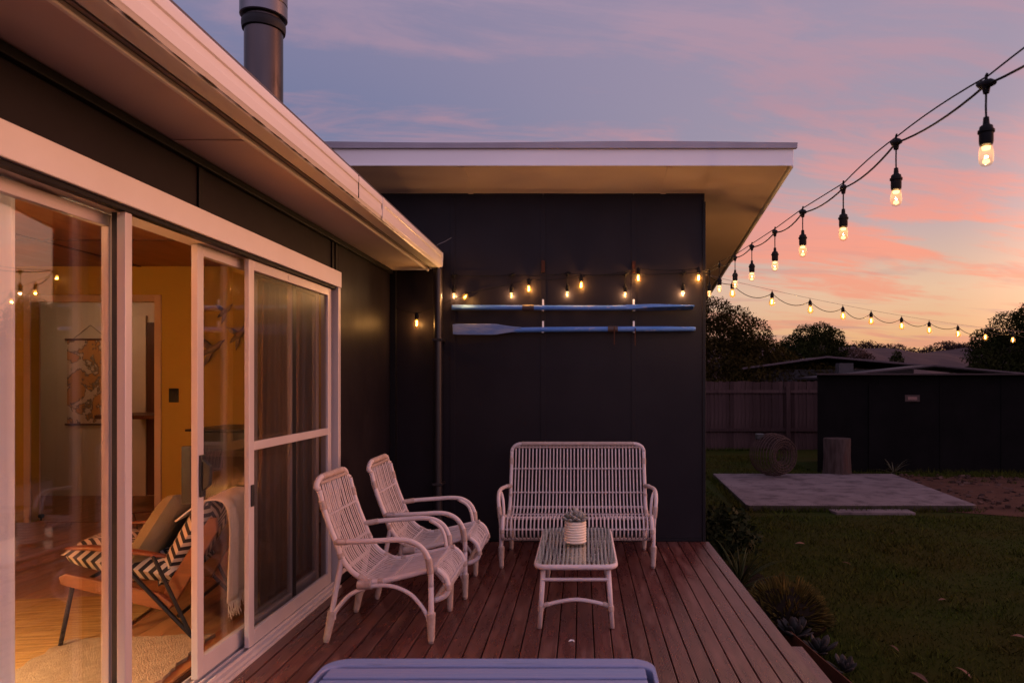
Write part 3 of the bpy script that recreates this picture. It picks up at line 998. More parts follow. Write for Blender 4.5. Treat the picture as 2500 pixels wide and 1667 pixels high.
def pillow(w, h, d, n=14):
    """soft box in local xyz, half sizes w,h,d"""
    b = MB()
    vs = []
    for s in (1, -1):
        for j in range(n + 1):
            for i in range(n + 1):
                u, v = -1 + 2 * i / n, -1 + 2 * j / n
                e = max(0, (1 - abs(u) ** 4)) ** .5 * max(0, (1 - abs(v) ** 4)) ** .5
                pin = 1 - .06 * (u * u * v * v)
                vs.append((u * w * pin, v * h * pin, s * d * e))
    fs = []
    for s in (0, 1):
        o = s * (n + 1) ** 2
        for j in range(n):
            for i in range(n):
                q = (o + j * (n + 1) + i, o + j * (n + 1) + i + 1, o + (j + 1) * (n + 1) + i + 1, o + (j + 1) * (n + 1) + i)
                fs.append(q if s == 0 else q[::-1])
    return b.add(vs, fs)


ARM_LOC = (-2.31, 3.73, FZ)
arm_rot = R(190)
ac = thing('lounge_armchair', 'teak framed armchair with black and cream chevron cushions inside the open door', 'armchair', ARM_LOC, arm_rot)
for s in (-1, 1):
    y = s * .30
    b = MB()
    b.prism([(.32, .318), (.33, .358), (.30, .372), (-.12, .255), (-.19, .195), (-.165, .158), (-.10, .178)], y - .017, y + .017, 'y')
    part('side_rail', b, M_teak, ac, bevel=.006)
    b = MB()
    b.prism([(-.115, .185), (-.175, .165), (-.385, .55), (-.38, .612), (-.345, .618), (-.14, .27)], y - .016 - s * .035, y + .016 - s * .035, 'y')
    part('back_post', b, M_teak, ac, bevel=.006)
    ab = smooth_path([(.30, y, .495), (.18, y + s * .01, .495), (.0, y + s * .015, .470), (-.15, y, .435)], 4)
    part('armrest', MB().tube(ab, [.014, .024, .027, .029, .03, .031, .031, .03, .03, .028, .026, .024, .018], 10, flat=.45), M_teak, ac, smooth=True)
    part('leg', MB().tube([(.27, y, .33), (.33, y, .006)], .011, 8), M_blackmetal, ac)
    part('leg', MB().tube([(.10, y + s * .022, .478), (-.30, y + s * .022, .006)], .011, 8), M_blackmetal, ac)
    part('brace', MB().tube([(-.10, y + s * .024, .445), (-.27, y + s * .024, .05)], .010, 8), M_blackmetal, ac)
part('cross_bar', MB().tube([(.275, -.30, .30), (.275, .30, .30)], .010, 8), M_blackmetal, ac)
part('cross_bar', MB().tube([(-.21, -.30, .13), (-.21, .30, .13)], .010, 8), M_blackmetal, ac)
c1 = part('seat_cushion', pillow(.30, .275, .075), M_chev, ac, smooth=True)
c1.location = (.075, 0, .385)
c1.rotation_euler = (0, R(-14), 0)
c2 = part('back_cushion', pillow(.085, .27, .30), M_chev2, ac, smooth=True)
# build the back cushion with its thin axis along x
me = c2.data
for v in me.vertices:
    pass
c2.data = pillow(.255, .25, .07).mesh('back_cushion')
c2.data.materials.append(M_chev)
for p in c2.data.polygons:
    p.use_smooth = True
c2.location = (-.205, 0, .475)
c2.rotation_euler = (0, R(61), 0)

cu = solo('scatter_cushion', pillow(.20, .20, .065), M_olive, 'olive scatter cushion leaning in the chevron armchair', 'cushion', smooth=True)
fw = Matrix.Rotation(arm_rot, 4, 'Z')
cu.matrix_world = Matrix.Translation(ARM_LOC) @ fw @ Matrix.Translation((-.045, .06, .53)) @ Matrix.Rotation(R(62), 4, 'Y') @ Matrix.Rotation(R(12), 4, 'Z')

# throw over the back
def throw():
    b = MB()
    prof = smooth_path([(-.16, .60), (-.25, .675), (-.33, .715), (-.405, .70), (-.435, .62), (-.44, .5), (-.435, .35), (-.43, .19)], 5)
    nv = 22
    y0, y1 = -.16, .235
    vs, fs = [], []
    L = len(prof)
    for i, p in enumerate(prof):
        tt = i / (L - 1)
        for j in range(nv + 1):
            v = j / nv
            y = y0 + (y1 - y0) * v + .02 * math.sin(tt * 4) * (1 - v)
            w = .012 * math.sin(v * 16 + 1.5 * tt) * min(1, tt * 1.6)
            dz = -.03 * tt * v
            vs.append((p[0] - w - .006, y, p[1] + dz))
    for i in range(L - 1):
        for j in range(nv):
            fs.append((i * (nv + 1) + j, i * (nv + 1) + j + 1, (i + 1) * (nv + 1) + j + 1, (i + 1) * (nv + 1) + j))
    b.add(vs, fs)
    return b, [vs[(L - 1) * (nv + 1) + j] for j in range(nv + 1)]


tb, edge = throw()
tw = thing('throw_blanket', 'cream woven throw with fringe hanging over the armchair back', 'throw', ARM_LOC, arm_rot)
ob = part('cloth', tb, M_throw, tw, smooth=True)
sm = ob.modifiers.new('thick', 'SOLIDIFY')
sm.thickness = .008
fr = MB()
for k in range(len(edge) - 1):
    for q in range(3):
        t_ = (q + .5) / 3
        p = Vector(edge[k]).lerp(Vector(edge[k + 1]), t_)
        fr.tube([p, p + Vector((random.uniform(-.008, .004), random.uniform(-.006, .006), -.035)), p + Vector((random.uniform(-.014, .008), random.uniform(-.012, .012), -.075 - random.uniform(0, .02)))], [.003, .0028, .001], 4)
part('fringe', fr, M_throw, tw)

# rugs
M_jute = mat('jute_weave', (.55, .31, .10), .95, spec=.1, col2=(.27, .135, .04), nscale=4, namt=.95, ndetail=5, stretch=(1, 12, 1), bump=1.0, bscale=30)
M_mat = mat('shaggy_mat', (.36, .25, .14), .95, col2=(.24, .15, .08), nscale=30, namt=.8, bump=1.0, bscale=120)


def rug_mesh(w, h, n=30, wob=.006, th=.012):
    b = MB()
    vs = []
    pts = []
    for i in range(n):
        pts.append((-w + 2 * w * i / n, -h))
    for i in range(n):
        pts.append((w, -h + 2 * h * i / n))
    for i in range(n):
        pts.append((w - 2 * w * i / n, h))
    for i in range(n):
        pts.append((-w, h - 2 * h * i / n))
    pts = [(p[0] + random.uniform(-wob, wob), p[1] + random.uniform(-wob, wob)) for p in pts]
    return b.prism(pts, 0, th, 'z')


solo('jute_rug', rug_mesh(1.25, .95), M_jute, 'golden jute rug on the living room floor under the armchair', 'rug', (-3.62, 3.10, FZ + .001), rotz=R(9))
solo('door_mat', rug_mesh(.35, .55, wob=.012, th=.016), M_mat, 'fawn shaggy mat inside the open sliding door', 'mat', (-2.20, 2.95, FZ + .001), rotz=R(6))

# wall chart
def map_material():
    m_ = bpy.data.materials.new('printed_sea_chart')
    m_.use_nodes = True
    t = NT(m_.node_tree)
    bs = t.n['Principled BSDF']
    bs.inputs['Roughness'].default_value = .8
    tc = t.new('ShaderNodeTexCoord')
    v = tc.outputs['Object']
    n = t.noise(v, 4.2, 7, .6, .3)
    c = t.mix(t.rng(n, .49, .515), (.70, .54, .42), (.62, .30, .10))
    n2 = t.noise(v, 6.5, 5, .6)
    edge_ = t.m('MULTIPLY', t.rng(n, .47, .49), t.rng(n, .53, .50))
    c = t.mix(t.m('MULTIPLY', edge_, .8), c, (.10, .075, .05))
    c = t.mix(t.m('MULTIPLY', t.rng(n2, .62, .68), .5), c, (.22, .23, .18))
    t.put(bs.inputs['Base Color'], c)
    return m_


ch = thing('wall_chart', 'old printed sea chart hanging on the hallway wall', 'wall chart', (-5.68, 7.9, .88))
part('sheet', MB().box(-.27, .27, -.012, -.008, .01, .98), map_material(), ch)
part('rod', MB().tube([(-.29, -.016, .985), (.29, -.016, .985)], .011, 8), M_door, ch)
part('rod', MB().tube([(-.29, -.016, .005), (.29, -.016, .005)], .011, 8), M_door, ch)
part('hanging_cord', MB().tube([(-.2, -.014, .99), (0, -.010, 1.15), (.2, -.014, .99)], .003, 5), M_black, ch)

# flying bird wall ornaments
M_bird = mat('painted_plaster_bird', (.10, .10, .095), .6, col2=(.42, .36, .26), nscale=14, namt=1.0)


def bird(sc, rot, loc, label):
    t = thing('bird_ornament', label, 'ornament', loc, 0, 'flying bird ornaments on the mustard wall')
    b = MB().tube([(-.11, -.02, 0), (-.07, -.025, .005), (0, -.03, .01), (.06, -.028, .02), (.10, -.025, .045), (.135, -.022, .05)], [.004, .018, .03, .024, .014, .004], 10)
    part('body', b, M_bird, t, smooth=True)
    for pts in ([(-.02, .0, .02), (.035, .0, .025), (-.01, .0, .11), (-.05, .0, .16), (-.05, .0, .09)], [(-.03, 0, .0), (.02, 0, -.005), (-.04, 0, -.07), (-.10, 0, -.10), (-.07, 0, -.05)]):
        w = MB()
        n = len(pts)
        w.add([(p[0], -.034 + p[2] * .05, p[2]) for p in pts] + [(p[0], -.026 + p[2] * .05, p[2]) for p in pts],
              [tuple(range(n)), tuple(range(n, 2 * n))[::-1]] + [(i, n + i, n + (i + 1) % n, (i + 1) % n) for i in range(n)])
        part('wing', w, M_bird, t)
    for c in t.children:
        c.rotation_euler = (0, R(rot), 0)
    t.scale = (sc, 1, sc)
    return t


bird(1.15, -20, (-3.47, IY, 1.66), 'largest flying bird ornament, lowest on the mustard wall')
bird(.95, -35, (-3.21, IY, 1.80), 'flying bird ornament at the middle of the wall group')
bird(.75, -30, (-3.34, IY, 2.02), 'smallest flying bird ornament, highest on the mustard wall')

# black cabinet, basket
cb = thing('black_heater', 'black box shaped heater against the mustard wall', 'heater', (-2.75, 5.6, FZ))
part('body', MB().box(-.30, .36, -.28, .28, .12, .93), M_black, cb, bevel=.01)
part('top_plate', MB().box(-.33, .39, -.31, .31, .932, .95), M_black, cb, bevel=.005)
part('door_glass', MB().box(-.18, .24, -.286, -.2805, .35, .78), M_glass, cb)
for sx in (-.24, .30):
    for sy in (-.22, .22):
        part('leg', MB().tube([(sx, sy, 0), (sx, sy, .12)], .02, 8), M_black, cb)
part('door_handle', MB().tube(smooth_path([(-.22, -.30, .5), (-.23, -.33, .56), (-.22, -.30, .62)], 4), .008, 6), M_steel, cb)
wb = thing('wire_basket', 'round wire basket on the floor behind the armchair', 'basket', (-2.95, 4.55, FZ))
for z, r in ((.02, .12), (.14, .17), (.28, .19), (.42, .17)):
    part('ring', MB().tube([(r * math.cos(a), r * math.sin(a), z) for a in np.linspace(0, 2 * math.pi, 24, endpoint=False)], .005, 5, closed=True), M_rust, wb)
for k in range(10):
    a = 2 * math.pi * k / 10
    part('wire', MB().tube([(r * math.cos(a + d), r * math.sin(a + d), z) for z, r, d in ((.02, .12, 0), (.14, .17, .15), (.28, .19, .3), (.42, .17, .45))], .004, 5), M_rust, wb)

# curtains
def curtain(y0, y1, x, z0, z1, folds, amp, pinch=0.0, n=90):
    b = MB()
    vs, fs = [], []
    rows = 14
    ph = random.uniform(0, 6)
    for i in range(rows + 1):
        tt = i / rows
        z = z1 + (z0 - z1) * tt
        for j in range(n + 1):
            v = j / n
            wdt = (y1 - y0) * (1 - pinch * (1 - tt))
            y = y0 + (y1 - y0 - wdt) * .8 + wdt * v
            xx = x + amp * (math.sin(v * folds * 2 * math.pi + ph) + .35 * math.sin(v * folds * 4.7 * math.pi + tt)) * (.55 + .45 * tt)
            vs.append((xx, y, z))
    for i in range(rows):
        for j in range(n):
            fs.append((i * (n + 1) + j, i * (n + 1) + j + 1, (i + 1) * (n + 1) + j + 1, (i + 1) * (n + 1) + j))
    return b.add(vs, fs)


M_curt = mat('tan_curtain_linen', (.44, .29, .17), .9, col2=(.34, .22, .13), nscale=20, namt=.6, stretch=(1, 1, .1), trans=.2, bump=.3, bscale=160)
M_sheer = mat('white_sheer_curtain', (.76, .78, .88), .9, col2=(.68, .70, .80), nscale=6, namt=.5, trans=.12)
solo('curtain', curtain(3.98, 4.40, -1.90, FZ + .02, 2.36, 5, .022, .25), M_curt, 'tan curtain hanging behind the insect screen door, left of the pair', 'curtain', smooth=True)
solo('curtain', curtain(4.47, 4.95, -1.92, FZ + .02, 2.36, 5, .022, .35), M_curt, 'tan curtain hanging behind the screen door, nearest the wall corner', 'curtain', smooth=True)
solo('curtain', curtain(1.50, 2.262, -1.86, FZ + .02, 2.36, 8, .030, .03), M_sheer, 'white sheer curtain at the left edge of the fixed glass', 'curtain', smooth=True)

# ------------------------------------------------------------------ cane furniture
PROF = [(-.327, .868), (-.298, .739), (-.264, .629), (-.217, .510), (-.191, .441), (-.140, .373), (-.072, .331), (-.004, .318),
        (.149, .350), (.268, .378), (.311, .380), (.352, .345), (.371, .290), (.355, .245), (.300, .220)]
PATH = smooth_path([(p[0], 0, p[1]) for p in PROF], 4)


def path_at(s):
    """point at arc fraction s of the seat profile"""
    L = [0]
    for a, b in zip(PATH[:-1], PATH[1:]):
        L.append(L[-1] + (b - a).length)
    d = s * L[-1]
    for i in range(len(PATH) - 1):
        if L[i + 1] >= d:
            f = (d - L[i]) / max(1e-9, L[i + 1] - L[i])
            p = PATH[i].lerp(PATH[i + 1], f)
            tg = (PATH[i + 1] - PATH[i]).normalized()
            return p, tg
    return PATH[-1], (PATH[-1] - PATH[-2]).normalized()


def wrap(mb, p0, p1, r0, r1, turns, bulge=.0018):
    """closely wound binding between two points as a ribbed sleeve"""
    n = turns * 2
    pts, rr = [], []
    p0, p1 = Vector(p0), Vector(p1)
    for i in range(n + 1):
        t = i / n
        pts.append(p0.lerp(p1, t))
        rr.append(r0 + (r1 - r0) * t + (bulge if i % 2 else 0))
    mb.tube(pts, rr, 10)


def cane_seat(name, label, cat, loc, rotz, hw, nsl, cross, group):
    t = thing(name, label, cat, loc, rotz, group)
    FR = .0145
    # back and seat outline pole, one each side
    for s in (-1, 1):
        y = s * hw
        pts = [(p.x, y, p.z) for p in PATH[2:]]
        part('side_frame', MB().tube(pts, FR, 10), M_wframe, t, smooth=True)
        for q, w_ in ((.34, .03), (.10, .05), (.47, .07), (.56, .03), (.80, .03), (.90, .03)):
            b = MB()
            p, tg = path_at(q)
            wrap(b, p + Vector((0, y, 0)), p + Vector((0, y, 0)) + tg * w_, FR + .002, FR + .002, max(3, int(w_ * 110)))
            part('binding', b, M_bind, t, smooth=True)
        # arm and front leg in one bent pole, flaring outwards
        o = s * .045
        ap = smooth_path([(-.225, y, .530), (-.16, y + o * .6, .536), (.0, y + o, .545), (.12, y + o, .551), (.19, y + o, .540), (.243, y + o * .95, .505),
                          (.273, y + o * .8, .450), (.283, y + o * .6, .38), (.284, y + o * .45, .30)], 4)
        part('armrest', MB().tube(ap, .0145, 10), M_wframe, t, smooth=True)
        part('arm_support', MB().tube(smooth_path([(.268, y, .375), (.255, y + o * .1, .45), (.225, y + o * .3, .505), (.16, y + o * .75, .540)], 4), .011, 8), M_wframe, t, smooth=True)
        lp_ = [(.284, y + o * .45, .32), (.284, y + o * .4, .15), (.284, y + o * .35, 0)]
        part('leg', MB().tube(lp_, [.0145, .0152, .0145], 10), M_wframe, t, smooth=True)
        rp = smooth_path([(-.190, y, .455), (-.204, y, .38), (-.225, y, .272), (-.250, y, .13), (-.276, y, 0)], 4)
        part('leg', MB().tube(rp, .0145, 10), M_wframe, t, smooth=True)
        # arch brace under the seat
        br = smooth_path([(-.236, y, .12), (-.225, y + o * .1, .165), (-.15, y + o * .2, .25), (-.072, y + o * .25, .287), (0, y + o * .3, .302), (.081, y + o * .32, .298),
                          (.167, y + o * .35, .262), (.226, y + o * .38, .203), (.262, y + o * .4, .145), (.276, y + o * .38, .09)], 4)
        part('arch_brace', MB().tube(br, .0115, 8), M_wframe, t, smooth=True)
        for args in (((.283, y + o * .4, .16), (.284, y + o * .36, .012), .0235, .0165, 16), ((-.243, y, .165), (-.275, y, .010), .023, .0165, 16),
                     ((-.105, y + o * .1, .305), (-.03, y + o * .2, .309), .027, .027, 9), ((.274, y + o * .8, .452), (.283, y + o * .6, .37), .0164, .0164, 9),
                     ((-.226, y, .529), (-.15, y + o * .6, .537), .0164, .0164, 9)):
            b = MB()
            wrap(b, *args)
            part('binding', b, M_bind, t, smooth=True)
    # top rail joining the side poles with rounded corners
    p2 = PATH[2]
    c = .08
    tp = [(p2.x, -hw, p2.z)]
    for k in range(1, 7):
        a = k / 6 * math.pi / 2
        tp.append((PATH[0].x - .004, -hw + c * (1 - math.cos(a)), p2.z + c * math.sin(a) * .75))
    for k in range(6, 0, -1):
        a = k / 6 * math.pi / 2
        tp.append((PATH[0].x - .004, hw - c * (1 - math.cos(a)), p2.z + c * math.sin(a) * .75))
    tp.append((p2.x, hw, p2.z))
    part('top_rail', MB().tube(tp, .0152, 10), M_wframe, t, smooth=True)
    b = MB()
    ztop = p2.z + c * .75
    wrap(b, (PATH[0].x - .004, -hw + c, ztop), (PATH[0].x - .004, hw - c, ztop), .0172, .0172, int(2 * hw * 85), .0014)
    part('rail_binding', b, M_bind, t, smooth=True)
    b = MB()
    b.tube([(PATH[0].x + .004, -hw + .03, ztop - .028), (PATH[0].x + .004, hw - .03, ztop - .028)], .008, 6)
    part('rail_strip', b, M_bind, t)
    # slats follow the seat profile
    me_s = None
    pts = [(PATH[0].x - .002, 0, ztop - .005)] + [(p.x, 0, p.z) for p in PATH[3::2]]
    sl_mb = MB().tube(pts, .0027, 8, flat=2.15)
    me_s = sl_mb.mesh('slat')
    me_s.materials.append(M_wicker)
    for p in me_s.polygons:
        p.use_smooth = True
    for k in range(nsl):
        f = (k + .5) / nsl
        y = -hw + .018 + (2 * hw - .036) * f
        o = bpy.data.objects.new('slat', me_s)
        COL.objects.link(o)
        o.parent = t
        dip = .010 * (1 - (2 * f - 1) ** 2)
        o.location = (-.002 + random.uniform(-.002, .002), y + random.uniform(-.0012, .0012), -dip * .6)
    # cross canes lashed under the slats, with a knot on every slat
    for q in cross:
        p, tg = path_at(q)
        nrm = Vector((tg.z, 0, -tg.x))
        if nrm.z > 0:
            nrm = -nrm
        if q < .35:
            nrm = Vector((-abs(nrm.x), 0, nrm.z))
        c0 = p + nrm * .011
        b = MB().tube([(c0.x, -hw, c0.z), (c0.x, hw, c0.z)], .0065, 6)
        part('cross_cane', b, M_wicker, t)
        kb = MB()
        for k in range(nsl):
            y = -hw + .018 + (2 * hw - .036) * (k + .5) / nsl
            kb.tube([(p.x - tg.x * .006 - nrm.x * .0035, y, p.z - tg.z * .006 - nrm.z * .0035), (p.x + tg.x * .006 - nrm.x * .0035, y, p.z + tg.z * .006 - nrm.z * .0035)], .0066, 6)
        o = part('lashing', kb, M_wicker, t)
    # under-seat front rail with loop binding
    p, tg = path_at(1.0)
    b = MB()
    wrap(b, (p.x - .004, -hw, p.z - .004), (p.x - .004, hw, p.z - .004), .0105, .0105, int(2 * hw * 60), .003)
    part('front_rail', b, M_bind, t, smooth=True)
    part('rear_rail', MB().tube([(-.205, -hw, .36), (-.205, hw, .36)], .011, 8), M_wframe, t)
    return t


CROSS = (.17, .33, .49, .62, .80, .90)
cane_seat('cane_armchair', 'whitewashed cane armchair nearest the camera, beside the screen door', 'armchair', (-1.08, 3.857, .001), 0, .238, 17, CROSS, 'cane armchairs facing the low table')
cane_seat('cane_armchair', 'whitewashed cane armchair farther back, next to the dark wall', 'armchair', (-1.033, 4.582, .001), R(1.5), .238, 17, CROSS, 'cane armchairs facing the low table')
cane_seat('cane_bench', 'whitewashed cane two seat bench against the charcoal wall', 'bench', (-.035, 5.335, .001), R(-90), .545, 37, CROSS, None)
# hanging loose cane ends
# ------------------------------------------------------------------ low table with glass
lt = thing('coffee_table', 'whitewashed cane low table with a glass top before the bench', 'table', (-.035, 4.29, .001))
TW, TL, TZ = .2375, .49, .358


def rrect(w, l, r, n=6):
    pts = []
    for cx, cy, a0 in ((w - r, l - r, 0), (-w + r, l - r, 90), (-w + r, -l + r, 180), (w - r, -l + r, 270)):
        for k in range(n + 1):
            a = R(a0 + 90 * k / n)
            pts.append((cx + r * math.cos(a), cy + r * math.sin(a)))
    return pts


part('rim', MB().tube([(p[0], p[1], TZ - .016) for p in rrect(TW - .014, TL - .014, .06)], .0155, 10, closed=True), M_wframe, lt, smooth=True)
part('glass_top', MB().prism(rrect(TW - .012, TL - .012, .055), TZ + .002, TZ + .007, 'z'), M_tglass, lt)
sm_ = MB().tube([(0, -TL + .02, TZ - .018), (0, TL - .02, TZ - .018)], .0085, 6).mesh('slat')
sm_.materials.append(M_wicker)
for k in range(17):
    o = bpy.data.objects.new('slat', sm_)
    COL.objects.link(o)
    o.parent = lt
    o.location = (-TW + .035 + (2 * TW - .07) * k / 16 + random.uniform(-.002, .002), 0, 0)
for k in range(7):
    y = -TL + .07 + (2 * TL - .14) * k / 6
    part('cross_cane', MB().tube([(-TW + .015, y, TZ - .031), (TW - .015, y, TZ - .031)], .0065, 6), M_wicker, lt)
for sx in (-1, 1):
    for sy in (-1, 1):
        part('leg', MB().tube([(sx * (TW - .055), sy * (TL - .045), TZ - .03), (sx * (TW - .034), sy * (TL - .023), 0)], .0148, 10), M_wframe, lt, smooth=True)
    part('side_stretcher', MB().tube([(sx * (TW - .049), -TL + .04, .27), (sx * (TW - .049), TL - .04, .27)], .009, 8), M_wframe, lt)
for sy in (-1, 1):
    y = sy * (TL - .035)
    part('end_stretcher', MB().tube([(-TW + .05, y, .268), (TW - .05, y, .268)], .010, 8), M_wframe, lt)
    part('arch_stretcher', MB().tube(smooth_path([(-TW + .042, y, .112), (-.12, y, .138), (0, y, .155), (.12, y, .138), (TW - .042, y, .112)], 5), .0115, 8), M_wframe, lt, smooth=True)
    for sx in (-1, 1):
        for args in (((sx * (TW - .0415), sy * (TL - .031), .122), (sx * (TW - .040), sy * (TL - .029), .092), .0166, .0166, 4), ((sx * (TW - .058), y, .122), (sx * (TW - .085), y, .131), .0135, .0135, 4)):
            b = MB()
            wrap(b, *args)
            part('binding', b, M_bind, lt, smooth=True)

# succulent in a ribbed pot
pp = thing('potted_succulent', 'cream ribbed pot with a grey green succulent on the glass table', 'plant pot', (-.042, 4.286, TZ + .0085))
pr = [(.052, 0)]
for k in range(8):
    z = .008 + k * .0165
    pr += [(.064, z), (.0695, z + .004), (.0695, z + .009), (.064, z + .013)]
pr += [(.066, .140), (.060, .142), (.057, .125), (.01, .122)]
part('pot', MB().lathe(pr, 32), M_pot, pp, smooth='auto')
part('soil', MB().lathe([(.056, .120), (.056, .127), (.002, .129)], 20), M_soil, pp)


def fat_leaf(L, w, th):
    b = MB()
    prof = [(0, .35), (.2, .6), (.45, .9), (.7, 1.0), (.88, .75), (1.0, .08)]
    pts = [(L * p[0], 0, .25 * L * p[0] ** 2) for p in prof]
    return b.tube(pts, [w * p[1] for p in prof], 8, flat=th / w)


lm = fat_leaf(.045, .011, .006).mesh('leaf')
lm.materials.append(M_succ)
for p in lm.polygons:
    p.use_smooth = True
for (cx, cy, cz, sc) in ((-.026, -.018, .128, 1.0), (.028, -.022, .128, .95), (.002, .028, .13, 1.05), (.0, -.005, .140, 1.1), (.042, .015, .128, .7), (-.044, .018, .126, .75)):
    for ring, (nl, tilt) in enumerate(((7, 12), (6, 38), (4, 66))):
        for k in range(nl):
            o = bpy.data.objects.new('leaf', lm)
            COL.objects.link(o)
            o.parent = pp
            o.location = (cx, cy, cz + .012 + ring * .008)
            o.rotation_euler = (0, -R(tilt + random.uniform(-6, 6)), 2 * math.pi * (k + ring * .5) / nl + random.uniform(-.1, .1))
            o.scale = (sc * 1.45 * (1 - ring * .10),) * 3

# ------------------------------------------------------------------ foreground slatted table
ft = thing('slatted_table', 'blue grey painted slatted outdoor table at the bottom edge', 'table', (-.2185, .90, .001))
HW, FY0, FY1, FZT = .386, .62, 1.632, .72
# rim band with rounded corners (world coordinates relative to the empty)
def ft_part(name, mb, m_, **kw):
    return part(name, mb, m_, ft, world_space=True, **kw)


cx = -.2165
outer = [(cx + p[0], (FY0 + FY1) / 2 + p[1]) for p in rrect(HW, (FY1 - FY0) / 2, .055, 8)]
inner = [(cx + p[0], (FY0 + FY1) / 2 + p[1]) for p in rrect(HW - .010, (FY1 - FY0) / 2 - .045, .040, 8)]
rm = MB()
n = len(outer)
vs = [(p[0], p[1], FZT) for p in outer] + [(p[0], p[1], FZT) for p in inner] + [(p[0], p[1], FZT - .035) for p in outer] + [(p[0], p[1], FZT - .035) for p in inner]
fs = []
for i in range(n):
    j = (i + 1) % n
    fs += [(i, j, n + j, n + i), (i, 2 * n + i, 2 * n + j, j), (n + i, n + j, 3 * n + j, 3 * n + i), (2 * n + i, 3 * n + i, 3 * n + j, 2 * n + j)]
rm.add(vs, fs)
ft_part('rim_band', rm, M_bluewood, bevel=.004)
y = FY1 - .0545
k = 0
while y - .053 > FY0 + .05:
    ft_part('slat', MB().box(cx - HW + .022, cx + HW - .024, y - .053, y, FZT - .022, FZT - .001), M_bluewood, bevel=.003)
    y -= .062
    k += 1
ft_part('under_tray', MB().prism([(cx + p[0], (FY0 + FY1) / 2 + p[1]) for p in rrect(HW - .018, (FY1 - FY0) / 2 - .03, .05, 6)], FZT - .045, FZT - .036, 'z'), M_navy)
for sx in (-1, 1):
    for yy in (FY0 + .08, FY1 - .12):
        ft_part('leg', MB().tube([(cx + sx * (HW - .09), yy, FZT - .046), (cx + sx * (HW - .07), yy, .0)], .02, 10), M_navy)

# ------------------------------------------------------------------ oars on the wall
def oar_local():
    pass


OY = 5.835
o1 = thing('oar', 'upper chipped blue oar on the wall with its blade at the right', 'oar', (-.08, OY, 2.012))
sh = [(-1.03, 0, 0), (-.99, 0, 0), (-.6, 0, -.002), (0, 0, -.004), (.35, 0, -.004), (.52, 0, .002)]
part('shaft', MB().tube(smooth_path(sh, 4), [.016] + [.0215] * 19 + [.018], 12), M_oar, o1, smooth=True)


def blade(x0, x1, L, tilt, wmax, dirx=1):
    """a long thin blade; tilt about the x axis (0: face to the viewer)"""
    b = MB()
    n = 14
    vs, fs = [], []
    for i in range(n + 1):
        t = i / n
        x = x0 + (x1 - x0) * t
        w = .018 + (wmax - .018) * min(1, (t / .38)) ** 1.5 if t < .38 else wmax * (1 - .06 * (t - .38))
        if t > .97:
            w *= .93
        th = .016 * (1 - t) + .005
        for sy, sz in ((-1, -1), (-1, 1), (1, 1), (1, -1)):
            yy, zz = sy * th, sz * w
            if abs(zz) > .02:
                pass
            vs.append((x, yy * math.cos(tilt) - zz * math.sin(tilt), yy * math.sin(tilt) + zz * math.cos(tilt)))
    for i in range(n):
        for j in range(4):
            fs.append((i * 4 + j, i * 4 + (j + 1) % 4, (i + 1) * 4 + (j + 1) % 4, (i + 1) * 4 + j))
    fs += [(3, 2, 1, 0), tuple(n * 4 + j for j in range(4))]
    return b.add(vs, fs)


part('blade', blade(.45, 1.035, .58, R(79), .056), M_oar, o1, bevel=.004)
part('leather_collar', MB().tube([(-.43, 0, -.003), (-.33, 0, -.003)], .0265, 12), M_leather, o1)
o2 = thing('oar', 'lower chipped blue oar on the wall with its blade at the left', 'oar', (-.07, OY, 1.825))
sh = [(1.04, 0, .004), (.9, 0, .003), (.5, 0, .002), (0, 0, 0), (-.35, 0, -.004), (-.52, 0, -.008)]
part('shaft', MB().tube(smooth_path(sh, 4), [.015] + [.0195] * 4 + [.0225] * 15 + [.018], 12), M_oar, o2, smooth=True)
part('blade', blade(-.45, -1.035, .58, R(8), .047), mat('worn_blue_white_paint', (.25, .28, .37), .6, spec=.2, col2=(.07, .15, .36), nscale=9, namt=.9, ndetail=6, stretch=(.6, 2, 2.4), bump=.3, dirt=((.10, .17, .36), 7, .58, .66)), o2, bevel=.004)
part('leather_collar', MB().tube([(.29, 0, .001), (.375, 0, .001)], .027, 12), M_leather, o2)
part('rowlock_pin', MB().box(.340, .349, -.034, -.028, -.13, .02), M_rust, o2)
part('rowlock_pin', MB().box(.518, .526, -.030, -.024, -.14, .01), M_rust, o2)
for (x, z, nm) in ((-.336, 2.012, 'white wall hook over the upper oar shaft, left'), (.446, 2.012, 'white wall hook over the upper oar, right'),
                   (-.336, 1.825, 'white wall hook over the lower oar shaft, left'), (.446, 1.825, 'white wall hook over the lower oar, right')):
    b = MB()
    b.box(-.008, .008, WY - .0155 - OY, WY - .0105 - OY, -.028, .075)
    b.box(-.008, .008, -.018, WY - .0158 - OY, -.0285, -.0242)
    solo('wall_hook', b, M_hook, nm, 'hook', (x, OY, z))

# ------------------------------------------------------------------ string lights
def light(parent, loc, e, col):
    d = bpy.data.lights.new('bulb_light', 'POINT')
    d.energy = e
    d.color = col
    d.shadow_soft_size = .004
    o = bpy.data.objects.new('bulb_light', d)
    COL.objects.link(o)
    o.parent = parent
    o.location = loc
    return o


# shared meshes
def mk(name, mb, m_):
    me = mb.mesh(name)
    me.materials.append(m_)
    for p in me.polygons:
        p.use_smooth = True
    try:
        me.set_sharp_from_angle(angle=R(45))
    except Exception:
        pass
    return me


